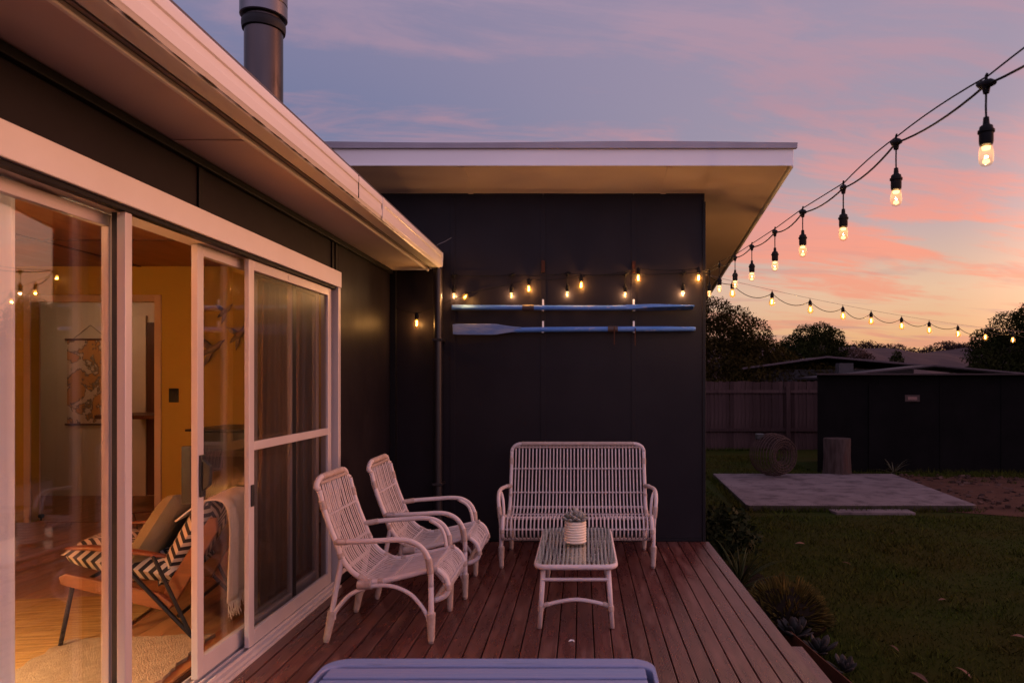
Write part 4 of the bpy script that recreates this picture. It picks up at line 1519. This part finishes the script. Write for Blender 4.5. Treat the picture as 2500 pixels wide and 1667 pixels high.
DROP_SOCK = MB()
DROP_SOCK.tube([(-.028, 0, -.006), (-.012, 0, 0), (.012, 0, .004), (.028, 0, .012)], [.006, .011, .012, .006], 10)
DROP_SOCK.tube([(0, 0, .012), (0, 0, .022), (-.004, 0, .028)], [.004, .004, .003], 6)
DROP_SOCK.tube([(0, 0, .0), (0, 0, -.022)], [.011, .007], 10)
DROP_SOCK.tube([(0, 0, -.02), (.001, 0, -.055), (0, 0, -.085)], .0027, 6)
DROP_SOCK.lathe([(.005, -.106), (.0065, -.082), (.008, -.104)][::-1][:1] + [(.0065, -.082), (.008, -.100), (.015, -.105), (.0165, -.114), (.0195, -.115), (.0195, -.121), (.0165, -.122), (.0165, -.145), (.015, -.152), (.004, -.152)], 16)
ME_DROP = mk('drop_socket', DROP_SOCK, M_cable)
ME_LEDG = mk('bulb', MB().lathe([(.0145, -.1525), (.0155, -.160), (.0172, -.175), (.0175, -.186), (.0160, -.196), (.011, -.203), (.003, -.206)], 18), M_bulbglass2)
ME_LEDC = mk('filament', MB().lathe([(.002, -.154), (.0105, -.156), (.0095, -.163), (.002, -.165)], 12).lathe([(.002, -.186), (.0075, -.190), (.0085, -.196), (.002, -.200)][::-1], 12), M_led)

SOCK2 = MB()
SOCK2.lathe([(.012, 0), (.0135, -.006), (.0135, -.030), (.012, -.034), (.003, -.034)], 14)
SOCK2.tube([(0, 0, .0), (0, 0, .012)], [.011, .005], 10)
SOCK2.tube([(.0055 * math.cos(a), 0, .017 + .0055 * math.sin(a)) for a in np.linspace(0, 2 * math.pi, 10, endpoint=False)], .0013, 5, closed=True)
ME_SOCK2 = mk('socket', SOCK2, M_cable)
ME_GLOBE = mk('bulb', MB().lathe([(.010, -.0345), (.0115, -.040), (.0165, -.050), (.0215, -.062), (.0225, -.072), (.0205, -.083), (.014, -.091), (.004, -.095)], 20), M_bulbglass)
FIL = MB()
for k in range(4):
    a = k * math.pi / 2 + .4
    FIL.tube([(.0045 * math.cos(a), .0045 * math.sin(a), -.046), (.0055 * math.cos(a + .6), .0055 * math.sin(a + .6), -.078)], .0014, 5)
ME_FIL = mk('filament', FIL, M_fil)

WARM1 = (1.0, .58, .30)
WARM2 = (1.0, .53, .22)


def add_drop(parent, p, rz):
    o = bpy.data.objects.new('drop_socket', ME_DROP)
    COL.objects.link(o)
    o.parent = parent
    og = ORG[parent.name]
    o.location = Vector(p) - og
    o.rotation_euler = (0, 0, rz)
    for nm, me in (('bulb', ME_LEDG), ('filament', ME_LEDC)):
        c = bpy.data.objects.new(nm, me)
        COL.objects.link(c)
        c.parent = o
    light(o, (0, 0, -.175), 2.2, WARM1)


def add_globe(parent, p, rz, tilt=0.0):
    o = bpy.data.objects.new('socket', ME_SOCK2)
    COL.objects.link(o)
    o.parent = parent
    o.location = Vector(p) - ORG[parent.name]
    o.rotation_euler = (tilt, 0, rz)
    o.scale = (1.22, 1.22, 1.22)
    for nm, me in (('bulb', ME_GLOBE), ('filament', ME_FIL)):
        c = bpy.data.objects.new(nm, me)
        COL.objects.link(c)
        c.parent = o
    light(o, (0, 0, -.066), 4.6, WARM2)


S1 = thing('string_lights', 'black string of drop bulbs from the upper right to the wall over the oars', 'string lights', (1.02, 3.0, 2.15))
nodes = [(1.025, 1.16, 2.118), (1.02, 1.723, 2.128), (1.02, 2.217, 2.154), (1.02, 2.665, 2.134), (1.02, 3.155, 2.16), (1.02, 3.61, 2.168), (1.02, 4.10, 2.187), (1.02, 4.55, 2.204), (1.02, 5.07, 2.246), (1.025, 5.50, 2.262)]
wallnodes = [(.866, 5.862, 2.31), (.37, 5.862, 2.30), (-.127, 5.862, 2.305), (-.607, 5.862, 2.295), (-1.10, 5.862, 2.29)]


def sagging(a, b, sag, n=10):
    a, b = Vector(a), Vector(b)
    out = []
    for i in range(n + 1):
        t = i / n
        p = a.lerp(b, t)
        p.z -= sag * 4 * t * (1 - t)
        out.append(p)
    return out


cord = []
allp = [(1.04, .3, 2.17)] + nodes + [(1.045, 5.845, 2.33)] + wallnodes
for i in range(len(allp) - 1):
    sg = .022 if i < 9 else .012
    seg = sagging(allp[i], allp[i + 1], sg * random.uniform(.6, 1.3), 8)
    cord += seg[:-1]
cord.append(Vector(allp[-1]))
part('cord', MB().tube(cord, .0034, 6), M_cable, S1, smooth=True, world_space=True)
wire = [(1.03, .3, 2.22)] + [(p[0] + .004, p[1], p[2] + .022) for p in nodes] + [(1.05, 5.85, 2.335)]
wp = []
for i in range(len(wire) - 1):
    wp += sagging(wire[i], wire[i + 1], -.008 if i < 4 else .0, 6)[:-1]
wp.append(Vector(wire[-1]))
part('support_wire', MB().tube(wp, .0024, 5), M_cable, S1, smooth=True, world_space=True)
for p in nodes[1:]:
    add_drop(S1, p, R(90) + random.uniform(-.2, .2))
for p in wallnodes:
    add_drop(S1, p, random.uniform(-.2, .2))

S2 = thing('string_lights', 'black string of amber globe bulbs along the wall and across the garden', 'string lights', (1.05, 5.86, 2.3))
gl_wall = [(1.0, 5.855, 2.345), (.483, 5.855, 2.345), (-.007, 5.855, 2.283), (-.457, 5.855, 2.252), (-.973, 5.82, 2.128), (-1.412, 5.83, 1.955)]
c2p = []
ends = gl_wall + [(-1.60, 5.86, 2.01)]
for i in range(len(ends) - 1):
    a = Vector(ends[i]) + Vector((0, 0, .004))
    b = Vector(ends[i + 1]) + Vector((0, 0, .004))
    c2p += sagging(a, b, .018 if i < 3 else .006, 8)[:-1]
c2p.append(Vector(ends[-1]))
part('cord', MB().tube(c2p, .003, 6), M_cable, S2, smooth=True, world_space=True)
for i, p in enumerate(gl_wall):
    add_globe(S2, p, random.uniform(0, 3), 0.0 if i != 4 else R(62))
# across the garden to the right
A, B = Vector((1.06, 5.88, 2.30)), Vector((6.05, 8.75, 1.985))
wp = []
for i in range(41):
    t = i / 40
    p = A.lerp(B, t)
    p.z -= .16 * 4 * t * (1 - t) * .5
    wp.append(p)
part('support_wire', MB().tube(wp, .0016, 5), M_wire, S2, smooth=True, world_space=True)


def on_wire(t):
    p = A.lerp(B, t)
    p.z -= .16 * 4 * t * (1 - t) * .5
    return p


tg_ = []
for u in (.220, .2785, .334, .382, .4235, .468, .5085, .5505, .591, .6305):      # bearing of each bulb seen from the deck
    tg_.append((5.88 * u - 1.06) / (4.99 - 2.87 * u))
cg = [Vector((1.04, 5.86, 2.33))]
prev = cg[0]
for i, t in enumerate(tg_):
    p = on_wire(t) - Vector((0, 0, .03))
    seg = sagging(prev, p, (.035, .075, .07, .065, .08, .07, .06, .045, .065, .03)[i], 10)
    cg += seg[1:]
    prev = p
    add_globe(S2, p, R(30), random.uniform(-.06, .06))
cg += sagging(prev, on_wire(1.0), .06, 8)[1:]
part('cord', MB().tube(cg, .0034, 6), M_cable, S2, smooth=True, world_space=True)

# ------------------------------------------------------------------ garden plants by the deck
M_gp1 = mat('dark_green_leaf', (.019, .028, .009), .8, spec=.1, col2=(.034, .030, .009), nscale=8, namt=.8, rand=.35)
M_gp2 = mat('golden_green_stem', (.085, .058, .013), .9, spec=.05, col2=(.022, .020, .006), nscale=10, namt=.8, island=.4)
M_gp3 = mat('blue_grey_succulent_leaf', (.018, .022, .020), .7, spec=.12, col2=(.034, .021, .019), nscale=6, namt=.7, rand=.3)


def strap_plant(label, loc, n, L, m_, w=.014):
    t = thing('strap_plant', label, 'plant', loc)
    for k in range(n):
        a = random.uniform(0, 2 * math.pi)
        e = random.uniform(.35, 1.25)
        l = L * random.uniform(.6, 1.1)
        pts = []
        for i in range(6):
            s_ = i / 5
            r = l * s_ * math.cos(e) * (1 + .25 * s_)
            z = l * s_ * math.sin(e) - .28 * l * s_ ** 2.4
            pts.append((r * math.cos(a), r * math.sin(a), z))
        part('leaf', MB().tube(pts, [w * .8, w, w * .95, w * .75, w * .45, .001], 5, flat=.25), m_, t, smooth=True)
    return t


strap_plant('spiky dark strap leaf plant at the deck edge', (1.35, 5.86, GZ), 46, .56, M_gp1)
strap_plant('low strap leaf clump half hidden beside the sedum mound', (1.30, 5.40, GZ), 26, .36, M_gp1, .012)
sr = thing('garden_shrub', 'small dark leafy shrub at the wing corner', 'shrub', (1.34, 6.5, GZ))
for a in range(5):
    part('stem', MB().tube(smooth_path([(0, 0, 0), (.05 * math.cos(a * 1.3), .05 * math.sin(a * 1.3), .2), (.14 * math.cos(a * 1.3), .14 * math.sin(a * 1.3), .42)], 3), [.010, .009, .008, .007, .006, .005, .004], 5), M_gp1, sr)


def make_shrub_crown():
    me = foliage([((0, 0, .30), (.20, .2, .2)), ((.12, .03, .44), (.15, .15, .13)), ((-.06, 0, .50), (.13, .14, .12)), ((.22, -.03, .28), (.13, .14, .14))], 900, .034, .9, .3)
    return link('crown', me, M_gp1, sr, smooth=False)


# golden sedum mound
se = thing('sedum_mound', 'golden green feathery sedum mound hanging over the garden edge', 'plant', (1.50, 5.0, GZ))
b = MB()
for k in range(900):
    a = random.uniform(0, 2 * math.pi)
    q = math.sqrt(random.random())
    th = q * 1.35
    x, y, z = .30 * math.sin(th) * math.cos(a), .36 * math.sin(th) * math.sin(a), .29 * math.cos(th) * (1 + .12 * math.sin(5 * a))
    d = Vector((math.sin(th) * math.cos(a), math.sin(th) * math.sin(a), math.cos(th) + .2 - .5 * random.random())).normalized()
    p = Vector((x, y, z))
    b.tube([p * .8, p + d * .015, p + d * random.uniform(.03, .055)], [.006, .0055, .0012], 4)
ob = part('stems', b, M_gp2, se)
ob['kind'] = 'stuff'
part('crown', MB().lathe([(.27, 0), (.29, .08), (.24, .18), (.12, .25), (.01, .27)], 16), M_soil, se, smooth=True)
# blue grey rosettes
gl_ = fat_leaf(.15, .032, .010).mesh('leaf')
gl_.materials.append(M_gp3)
for p in gl_.polygons:
    p.use_smooth = True
for (lc, sc, lb) in (((1.44, 4.62, GZ + .06), 1.0, 'blue grey succulent rosette nearest the sedum mound'), ((1.52, 4.38, GZ + .04), .85, 'blue grey succulent rosette in the middle of the bed edge'), ((1.58, 4.12, GZ + .03), .7, 'smallest blue grey succulent rosette toward the lawn')):
    t = thing('succulent_rosette', lb, 'plant', lc)
    for ring, (nl, tilt) in enumerate(((8, 15), (7, 42), (5, 68))):
        for k in range(nl):
            o = bpy.data.objects.new('leaf', gl_)
            COL.objects.link(o)
            o.parent = t
            o.rotation_euler = (0, -R(tilt + random.uniform(-10, 10)), 2 * math.pi * (k + ring * .5) / nl + random.uniform(-.2, .2))
            o.scale = (sc * (1 - ring * .1) * random.uniform(.8, 1.15),) * 3

# fallen leaves
M_dry = mat('dry_leaf', (.13, .065, .042), .9, spec=.1, col2=(.09, .045, .028), nscale=8, namt=.8, rand=.3)


def leaf_mesh(L, w):
    b = MB()
    n = 8
    vs, fs = [], []
    for i in range(n + 1):
        t = i / n
        hw_ = w * math.sin(math.pi * min(.98, t * .97 + .02)) ** .8
        x = -L / 2 + L * t
        zc = .10 * L * math.sin(t * 3.1) + .004
        for s in (-1, 0, 1):
            vs.append((x, s * hw_, zc + (.35 * hw_ if s else 0)))
    for i in range(n):
        for j in range(2):
            fs.append((i * 3 + j, i * 3 + j + 1, (i + 1) * 3 + j + 1, (i + 1) * 3 + j))
    return b.add(vs, fs)


lmesh = leaf_mesh(.11, .013).mesh('fallen_leaf')
lmesh.materials.append(M_dry)
lfs = [(2.00, 4.05, 1.2, 'curled brown leaf on the lawn just past the garden edging'), (2.30, 4.12, 1.0, 'dry brown leaf lying alone at the bottom right of the lawn'), (1.83, 3.92, .8, 'small brown leaf nearest the rusty edging'),
       (2.55, 6.6, .8, 'pale dry leaf on the lawn midway to the slab'), (2.36, 7.4, .9, 'reddish dry leaf on the lawn near the slab corner'), (2.9, 5.5, .6, 'tiny pale leaf in the middle of the lawn'),
       (3.6, 7.9, .7, 'small leaf on the lawn before the paving slab'), (2.05, 4.50, .9, 'brown leaf on the lawn beside the smallest rosette'), (3.0, 4.7, .9, 'dry leaf on the lawn near the right edge of the picture')]
for i, (x, y, s_, lb) in enumerate(lfs):
    o = bpy.data.objects.new('fallen_leaf', lmesh)
    COL.objects.link(o)
    o.location = (x, y, GZ + .02)
    o.rotation_euler = (random.uniform(-.3, .3), random.uniform(-.3, .3), random.uniform(0, 6))
    o.scale = (s_, s_ * random.uniform(.8, 1.8), s_)
    o['label'] = lb
    o['category'] = 'leaf'
    o['group'] = 'fallen leaves on the lawn'
o = solo('dry_leaf', leaf_mesh(.11, .011), mat('pale_dry_leaf', (.62, .50, .42), .8), 'pale dry leaf lying on the deck boards', 'leaf', (.64, 3.06, .004), rotz=R(-25))
sc_ = MB().tube(smooth_path([(-.014, 0, .004), (-.005, .008, .006), (.008, .006, .006), (.014, -.004, .004)], 4), [.003] * 3 + [.005] * 7 + [.003] * 3, 6)
solo('white_shell', sc_, M_hook, 'tiny white curved shell scrap on the deck before the table', 'shell', (-.056, 3.62, 0))
# kinked loose wires on the garden side omitted

# ------------------------------------------------------------------ backyard things
# paling fence
fn = thing('paling_fence', 'weathered grey timber paling fence at the back of the lawn', 'fence', (4.5, 17.8, GZ))
M_pal = mat('weathered_paling', (.055, .033, .030), .9, spec=.03, col2=(.030, .017, .016), nscale=3, namt=.9, ndetail=6, stretch=(8, 8, .6), bump=.3, rand=.28)
pme = MB().box(-.048, .048, 0, .016, 0, 1.78).mesh('paling')
pme.materials.append(M_pal)
x = 1.9
i = 0
while x < 7.2:
    o = bpy.data.objects.new('paling', pme)
    COL.objects.link(o)
    o.parent = fn
    o.location = (x - 4.5, random.uniform(.0, .006), random.uniform(-.02, .015))
    o.rotation_euler = (0, random.uniform(-.006, .006), 0)
    x += .1
for z in (.30, 1.02, 1.30):
    if z == 1.02:
        continue
    part('rail', MB().box(-2.7, 2.7, -.045, -.001, z + .18, z + .26), M_pal, fn)
for x in (-2.0, .85, 2.6):
    part('post', MB().box(x - .05, x + .05, -.11, -.046, 0, 1.66), M_pal, fn)

# black shed
sd_ = thing('garden_shed', 'long low black painted shed behind the bare earth', 'shed', (8.5, 13.4, GZ))
M_shed = mat('black_shed_paint', (.0035, .003, .003), .9, col2=(.006, .005, .005), nscale=2, namt=.8, bump=.1, spec=.05)
x = 4.64
while x < 13.0:
    part('wall_sheet', MB().box(x + .003, x + 1.19, 13.4, 13.43, GZ, 1.50), M_shed, sd_, world_space=True)
    part('cover_batten', MB().box(x - .02, x + .02, 13.388, 13.3995, GZ, 1.50), M_shed, sd_, world_space=True)
    x += 1.2
sw_ = MB().prism([(4.645, 13.432), (4.665, 13.432), (5.32, 15.3), (5.30, 15.3)], GZ, 1.50, 'z')
part('wall_sheet', sw_, M_shed, sd_, world_space=True)
rf_ = MB()
rf_.add([(4.56, 13.25, 1.515), (13.6, 13.25, 1.515), (13.6, 15.4, 1.45), (5.29, 15.4, 1.45), (4.56, 13.25, 1.53), (13.6, 13.25, 1.53), (13.6, 15.4, 1.465), (5.29, 15.4, 1.465)],
        [(3, 2, 1, 0), (4, 5, 6, 7), (0, 1, 5, 4), (1, 2, 6, 5), (2, 3, 7, 6), (3, 0, 4, 7)])
part('roof', rf_, M_roof, sd_, world_space=True)
part('roof_edge', MB().box(4.56, 13.6, 13.238, 13.2495, 1.508, 1.536), mat('dull_roof_edge', (.05, .034, .033), .8, spec=.1), sd_, world_space=True)
part('door_leaf', MB().box(5.62, 6.42, 13.372, 13.387, GZ + .03, 1.32), M_shed, sd_, world_space=True)
pq = thing('shed_plaque', 'small pale plaque screwed to the black shed wall', 'plaque', (6.47, 13.38, 1.05))
part('board', MB().box(-.145, .145, -.012, -.0005, -.065, .065), mat('plaque_board', (.055, .036, .031), .8, spec=.1), pq, bevel=.004)
part('lettering_panel', MB().box(-.09, .09, -.0145, -.0125, -.03, .03), mat('plaque_panel', (.16, .075, .06), .7), pq)

# stump
sp = MB()
pr = []
for k in range(20):
    a = 2 * math.pi * k / 20
    pr.append((.245 * (1 + .06 * math.sin(3 * a) + .03 * math.sin(7 * a)) * math.cos(a), .245 * (1 + .06 * math.sin(3 * a)) * math.sin(a)))
nn = len(pr)
for z, s_ in ((0, 1.12), (.12, 1.03), (.4, .97), (.70, 1.0), (.72, .97)):
    sp.v += [(p[0] * s_, p[1] * s_, z) for p in pr]
for i in range(4):
    for j in range(nn):
        sp.f.append((i * nn + j, i * nn + (j + 1) % nn, (i + 1) * nn + (j + 1) % nn, (i + 1) * nn + j))
sp.f.append(tuple(4 * nn + j for j in range(nn)))
solo('tree_stump', sp, mat('bleached_stump', (.065, .044, .038), .9, spec=.05, col2=(.028, .017, .014), nscale=4, namt=1.0, ndetail=6, stretch=(4, 4, .7), bump=.5, dirt=((.06, .03, .025), 3, .55, .7)), 'pale upright tree stump in front of the black shed', 'stump', (4.78, 12.75, GZ), smooth='auto')

# woven cane pot (fishing trap)
wt = thing('cane_craypot', 'round woven cane fishing pot standing on the concrete slab', 'craypot', (3.42, 12.25, -.315))
M_cane = mat('old_dark_cane', (.062, .039, .033), .9, spec=.08, col2=(.030, .018, .015), nscale=20, namt=.8)
mt = Matrix.Rotation(R(28), 3, 'Z')
ctr = Vector((0, 0, .385))


def ring(ax, r, nn_=30, jit=.006):
    pts = []
    for k in range(nn_):
        a = 2 * math.pi * k / nn_
        p = Vector(((r + random.uniform(-jit, jit)) * math.cos(a), ax + random.uniform(-jit, jit), (r + random.uniform(-jit, jit)) * math.sin(a)))
        pts.append(mt @ p + ctr)
    return pts


for ax in (-.26, -.2, -.14, -.08, -.02, .04, .10, .16, .22):
    r = .375 - .9 * (ax + .0) ** 2
    part('hoop', MB().tube(ring(ax, r), .009, 6, closed=True), M_cane, wt)
for r, ax in ((.30, -.285), (.255, -.28), (.21, -.265), (.165, -.24), (.13, -.20), (.12, -.14)):
    part('mouth_hoop', MB().tube(ring(ax, r), .009, 6, closed=True), M_cane, wt)
for k in range(26):
    a = 2 * math.pi * k / 26
    pts = [mt @ Vector((r * math.cos(a), ax, r * math.sin(a))) + ctr for ax, r in ((.25, .30), (.22, .33), (.1, .366), (0, .375), (-.14, .357), (-.26, .312), (-.29, .27), (-.28, .22), (-.24, .16), (-.14, .118))]
    part('stave', MB().tube(pts, .0042, 5), M_cane, wt)
part('float_block', MB().box(-.30, -.16, -.05, .06, .66, .76), M_black, wt, bevel=.01)

# weeds near the shed
strap_plant('sparse weeds against the black shed', (6.0, 13.15, GZ), 12, .55, mat('weed_leaf', (.04, .032, .008), .8), .012)


# trees
def foliage(lumps, n, size, flat=.5, shell=.55):
    """leaf quads spread through lumps [(centre, radii)]"""
    vol = np.array([l[1][0] * l[1][1] * l[1][2] for l in lumps]) ** .75
    cnt = rng.multinomial(n, vol / vol.sum())
    C = []
    for (c, r), k in zip(lumps, cnt):
        d = rng.normal(size=(k, 3))
        d /= np.linalg.norm(d, axis=1)[:, None]
        q = shell + (1.08 - shell) * rng.random(k) ** .6
        q *= 1 + .16 * np.sin(d[:, 0] * 9 + c[0] * 7) * np.sin(d[:, 1] * 8 + c[1]) * np.sin(d[:, 2] * 10)
        C.append(np.array(c) + d * q[:, None] * np.array(r))
    C = np.concatenate(C)
    k = len(C)
    a = rng.normal(size=(k, 3))
    a /= np.linalg.norm(a, axis=1)[:, None]
    b = np.cross(a, rng.normal(size=(k, 3)))
    b /= np.linalg.norm(b, axis=1)[:, None] + 1e-9
    s_ = size * rng.uniform(.5, 1.4, k)[:, None]
    V = np.stack([C - a * s_, C + b * s_ * flat * .6, C + a * s_, C - b * s_ * flat * .6], 1).reshape(-1, 3)
    me = bpy.data.meshes.new('crown')
    me.vertices.add(len(V))
    me.vertices.foreach_set('co', V.ravel())
    me.loops.add(len(V))
    me.loops.foreach_set('vertex_index', np.arange(len(V), dtype=np.int32))
    me.polygons.add(k)
    me.polygons.foreach_set('loop_start', np.arange(0, len(V), 4, dtype=np.int32))
    me.update()
    return me


make_shrub_crown()
M_bark = mat('dark_bark', (.05, .035, .028), .9, bump=.6, bscale=20)


def tree(name, label, loc, trunk_h, lumps, n, size, m_, group=None, limbs=5):
    t = thing(name, label, 'tree', loc, 0, group)
    part('trunk', MB().tube(smooth_path([(0, 0, 0), (.05, 0, trunk_h * .4), (-.03, .03, trunk_h * .8), (.0, 0, trunk_h * 1.1)], 4), [.16 - .11 * i / 12 for i in range(13)], 8), M_bark, t, smooth=True)
    for k in range(limbs):
        c, r = lumps[k % len(lumps)]
        z0 = trunk_h * random.uniform(.45, .95)
        p0 = Vector((0, 0, z0))
        p1 = Vector(c)
        part('limb', MB().tube(smooth_path([p0, p0.lerp(p1, .5) + Vector((0, 0, .1)), p1], 4), [.06 - .045 * i / 8 for i in range(9)], 6), M_bark, t, smooth=True)
    me = foliage(lumps, n, size)
    o = link('crown', me, m_, t)
    return t


M_fol1 = mat('dense_dark_foliage', (.024, .019, .006), .9, col2=(.042, .028, .008), nscale=1.3, namt=.9, island=.28, spec=.0)
M_fol2 = mat('dark_green_foliage', (.013, .017, .005), .9, col2=(.026, .025, .008), nscale=1.5, namt=.9, island=.28, spec=.0)
M_fol3 = mat('brown_thin_foliage', (.055, .03, .022), .9, col2=(.035, .02, .014), nscale=2, namt=.9, island=.28, spec=.0)


def lumps_for(w, d, z0, z1, n, rmin, rmax, slope=0.0):
    L = []
    for k in range(n):
        x = random.uniform(-w, w)
        top = z1 - slope * (x + w) - (abs(x) / w) ** 2 * (z1 - z0) * .18
        r = random.uniform(rmin, rmax)
        z = random.uniform(z0 + r * .6, max(z0 + r * .7, top - r * .85))
        L.append(((x, random.uniform(-d, d), z), (r * random.uniform(.9, 1.25), r, r * random.uniform(.75, 1.0))))
    return L


# big evergreen close behind the fence (left), falling away to the right
L1 = []
for (x, ztop) in ((-2.2, 4.4), (-1.3, 4.45), (-.6, 4.42), (.0, 4.1), (.5, 3.75), (1.0, 3.2), (1.5, 2.75), (2.0, 2.5), (2.6, 2.35)):
    r = .62
    L1.append(((x, random.uniform(-.4, .4), ztop - r * .8 + .0), (r * 1.05, r, r * .9)))
    z = ztop - r * 1.9
    while z > .2:
        L1.append(((x + random.uniform(-.3, .3), random.uniform(-.6, .6), z), (r * 1.2, r * 1.1, r)))
        z -= r * 1.1
tree('evergreen_tree', 'large dense evergreen rising behind the paling fence', (4.85, 22.0, GZ), 2.6, L1, 85000, .058, M_fol1)
L2 = [((x, random.uniform(-.4, .4), z), (r, r, r * .85)) for (x, z, r) in ((-1.1, 3.0, .5), (-.7, 3.35, .55), (-.2, 3.75, .6), (.35, 3.85, .55), (.85, 3.65, .5), (1.15, 3.2, .5), (.3, 3.2, .8), (-.4, 2.8, .8), (.8, 2.7, .7), (0, 2.2, 1.0), (-.9, 2.3, .7), (1.2, 2.2, .6))]
tree('round_tree', 'dark rounded tree beyond the neighbouring roofs', (10.05, 30.0, GZ), 2.6, L2, 26000, .062, M_fol2)
L3 = [((x, random.uniform(-.3, .3), z), (r, r, r * .8)) for (x, z, r) in ((-.6, 2.6, .5), (0, 2.9, .5), (.5, 2.7, .45), (.9, 2.3, .5), (0, 2.1, .7))]
tree('thin_tree', 'thin brown branched tree next to the dark rounded tree', (12.3, 31.0, GZ), 2.4, L3, 6000, .055, M_fol3)
L4 = [((x, random.uniform(-.5, .5), z), (r, r, r * .85)) for (x, z, r) in ((-1.5, 1.9, .55), (-1.2, 2.6, .5), (-.8, 3.3, .6), (-.2, 3.8, .7), (.6, 3.9, .8), (1.4, 4.2, .9), (-.4, 2.8, 1.0), (.6, 2.8, 1.2), (1.6, 3.0, 1.2), (0, 1.8, 1.2), (1.4, 1.7, 1.3), (-1.9, 1.5, .5), (-2.4, 1.35, .4))]
tree('leafy_tree', 'dark leafy tree at the right edge of the picture', (16.3, 26.0, GZ), 2.6, L4, 40000, .064, M_fol2)
L5 = [((0, 0, 3.05), (.45, .45, .5)), ((.2, 0, 2.6), (.6, .5, .4)), ((-.3, 0, 2.4), (.6, .5, .4)), ((0, 0, 3.5), (.28, .28, .35))]
tree('small_tree', 'small conical tree standing before the hill', (21.2, 46.0, GZ), 2.4, L5, 1500, .13, M_fol2)

# hedge line beyond the roofs
hme = foliage([((x, 0, 1.0 + .25 * math.sin(x * 1.7)), (1.3, .9, 1.0)) for x in np.arange(-12, 16, 1.4)], 16000, .10)
o = link('hedge_row', hme, mat('olive_hedge', (.045, .036, .010), .9, col2=(.02, .02, .007), nscale=1.0, namt=.9, island=.4, spec=.05), loc=(16, 38, GZ))
o['kind'] = 'stuff'
o['label'] = 'long low hedge and scrub beyond the neighbouring roofs'

# neighbour house roofs
nb = thing('neighbour_house', 'neighbouring low house with shallow grey metal roofs', 'house', (7.5, 21.5, GZ))
M_nroof = mat('grey_purple_roof', (.035, .027, .03), .6, nscale=3, spec=.2)
M_nwall = mat('dark_neighbour_wall', (.03, .025, .025), .8)


def gable(x0, xr, x1, y0, y1, ze0, zr, ze1, th=.06):
    b = MB()
    b.prism([(x0, ze0), (xr, zr), (x1, ze1), (x1, ze1 - th), (xr, zr - th), (x0, ze0 - th)], y0, y1, 'y')
    return b


r1 = part('roof', gable(5.0, 7.6, 10.8, 21.2, 25.5, 1.80, 2.16, 1.88), M_nroof, nb, world_space=True)
part('fascia', gable(4.98, 7.6, 10.82, 21.15, 21.19, 1.81, 2.17, 1.89, .05), mat('pale_neighbour_fascia', (.075, .052, .055), .7, spec=.2), r1, world_space=True)
part('wall', MB().box(5.3, 10.5, 21.6, 25.2, GZ, 1.76), M_nwall, nb, world_space=True)
r2 = part('roof', gable(6.6, 9.9, 13.4, 19.2, 21.0, 1.50, 1.845, 1.52), M_nroof, nb, world_space=True)
part('fascia', gable(6.58, 9.9, 13.42, 19.15, 19.19, 1.51, 1.855, 1.53, .04), MATS['pale_neighbour_fascia'], r2, world_space=True)
part('wall', MB().box(7.0, 13.0, 19.5, 21.1, GZ, 1.48), M_nwall, nb, world_space=True)
part('chimney', MB().box(7.72, 8.15, 20.5, 20.8, 1.6, 1.93), M_nwall, nb, world_space=True)

# far hill with trees on its ridge
hl = MB()
NXH, NYH = 90, 10


def ridge(x):
    return 20.5 + 4.0 * math.sin(x * .011 + .2) + 6.0 * max(0, (x - 215) / 90) ** 1.3 + 1.6 * math.sin(x * .05) + .8 * math.sin(x * .13 + 1)


vs, fs = [], []
for j in range(NYH + 1):
    for i in range(NXH + 1):
        x = -350 + 900 * i / NXH
        t = j / NYH
        y = 300 + 160 * t
        vs.append((x, y, GZ - 1 + (ridge(x) + 1) * math.sin(t * math.pi / 2) ** 1.2 + (.7 * math.sin(x * .4 + j) if 0 < j < NYH else 0)))
for j in range(NYH):
    for i in range(NXH):
        fs.append((j * (NXH + 1) + i, j * (NXH + 1) + i + 1, (j + 1) * (NXH + 1) + i + 1, (j + 1) * (NXH + 1) + i))
hl.add(vs, fs)
solo('hill', hl, mat('hazy_bush_hill', (.062, .038, .036), .95, col2=(.048, .03, .028), nscale=.05, namt=.8, ndetail=6, spec=.1), 'far mauve hill ridge on the horizon', '', kind='structure')
lum = []
for k in range(230):
    x = random.uniform(40, 330)
    h = random.choice((1.0, 1.3, 1.8, 2.6, 3.6))
    zr = ridge(x)
    lum.append(((x, 458, zr + h * .5), (h * 1.5, 2, h)))
hm = foliage(lum, 14000, .9)
o = link('ridge_trees', hm, mat('ridge_tree_foliage', (.04, .024, .022), .9, island=.3, spec=.1))
o['kind'] = 'stuff'
o['label'] = 'far off line of trees along the hill ridge'
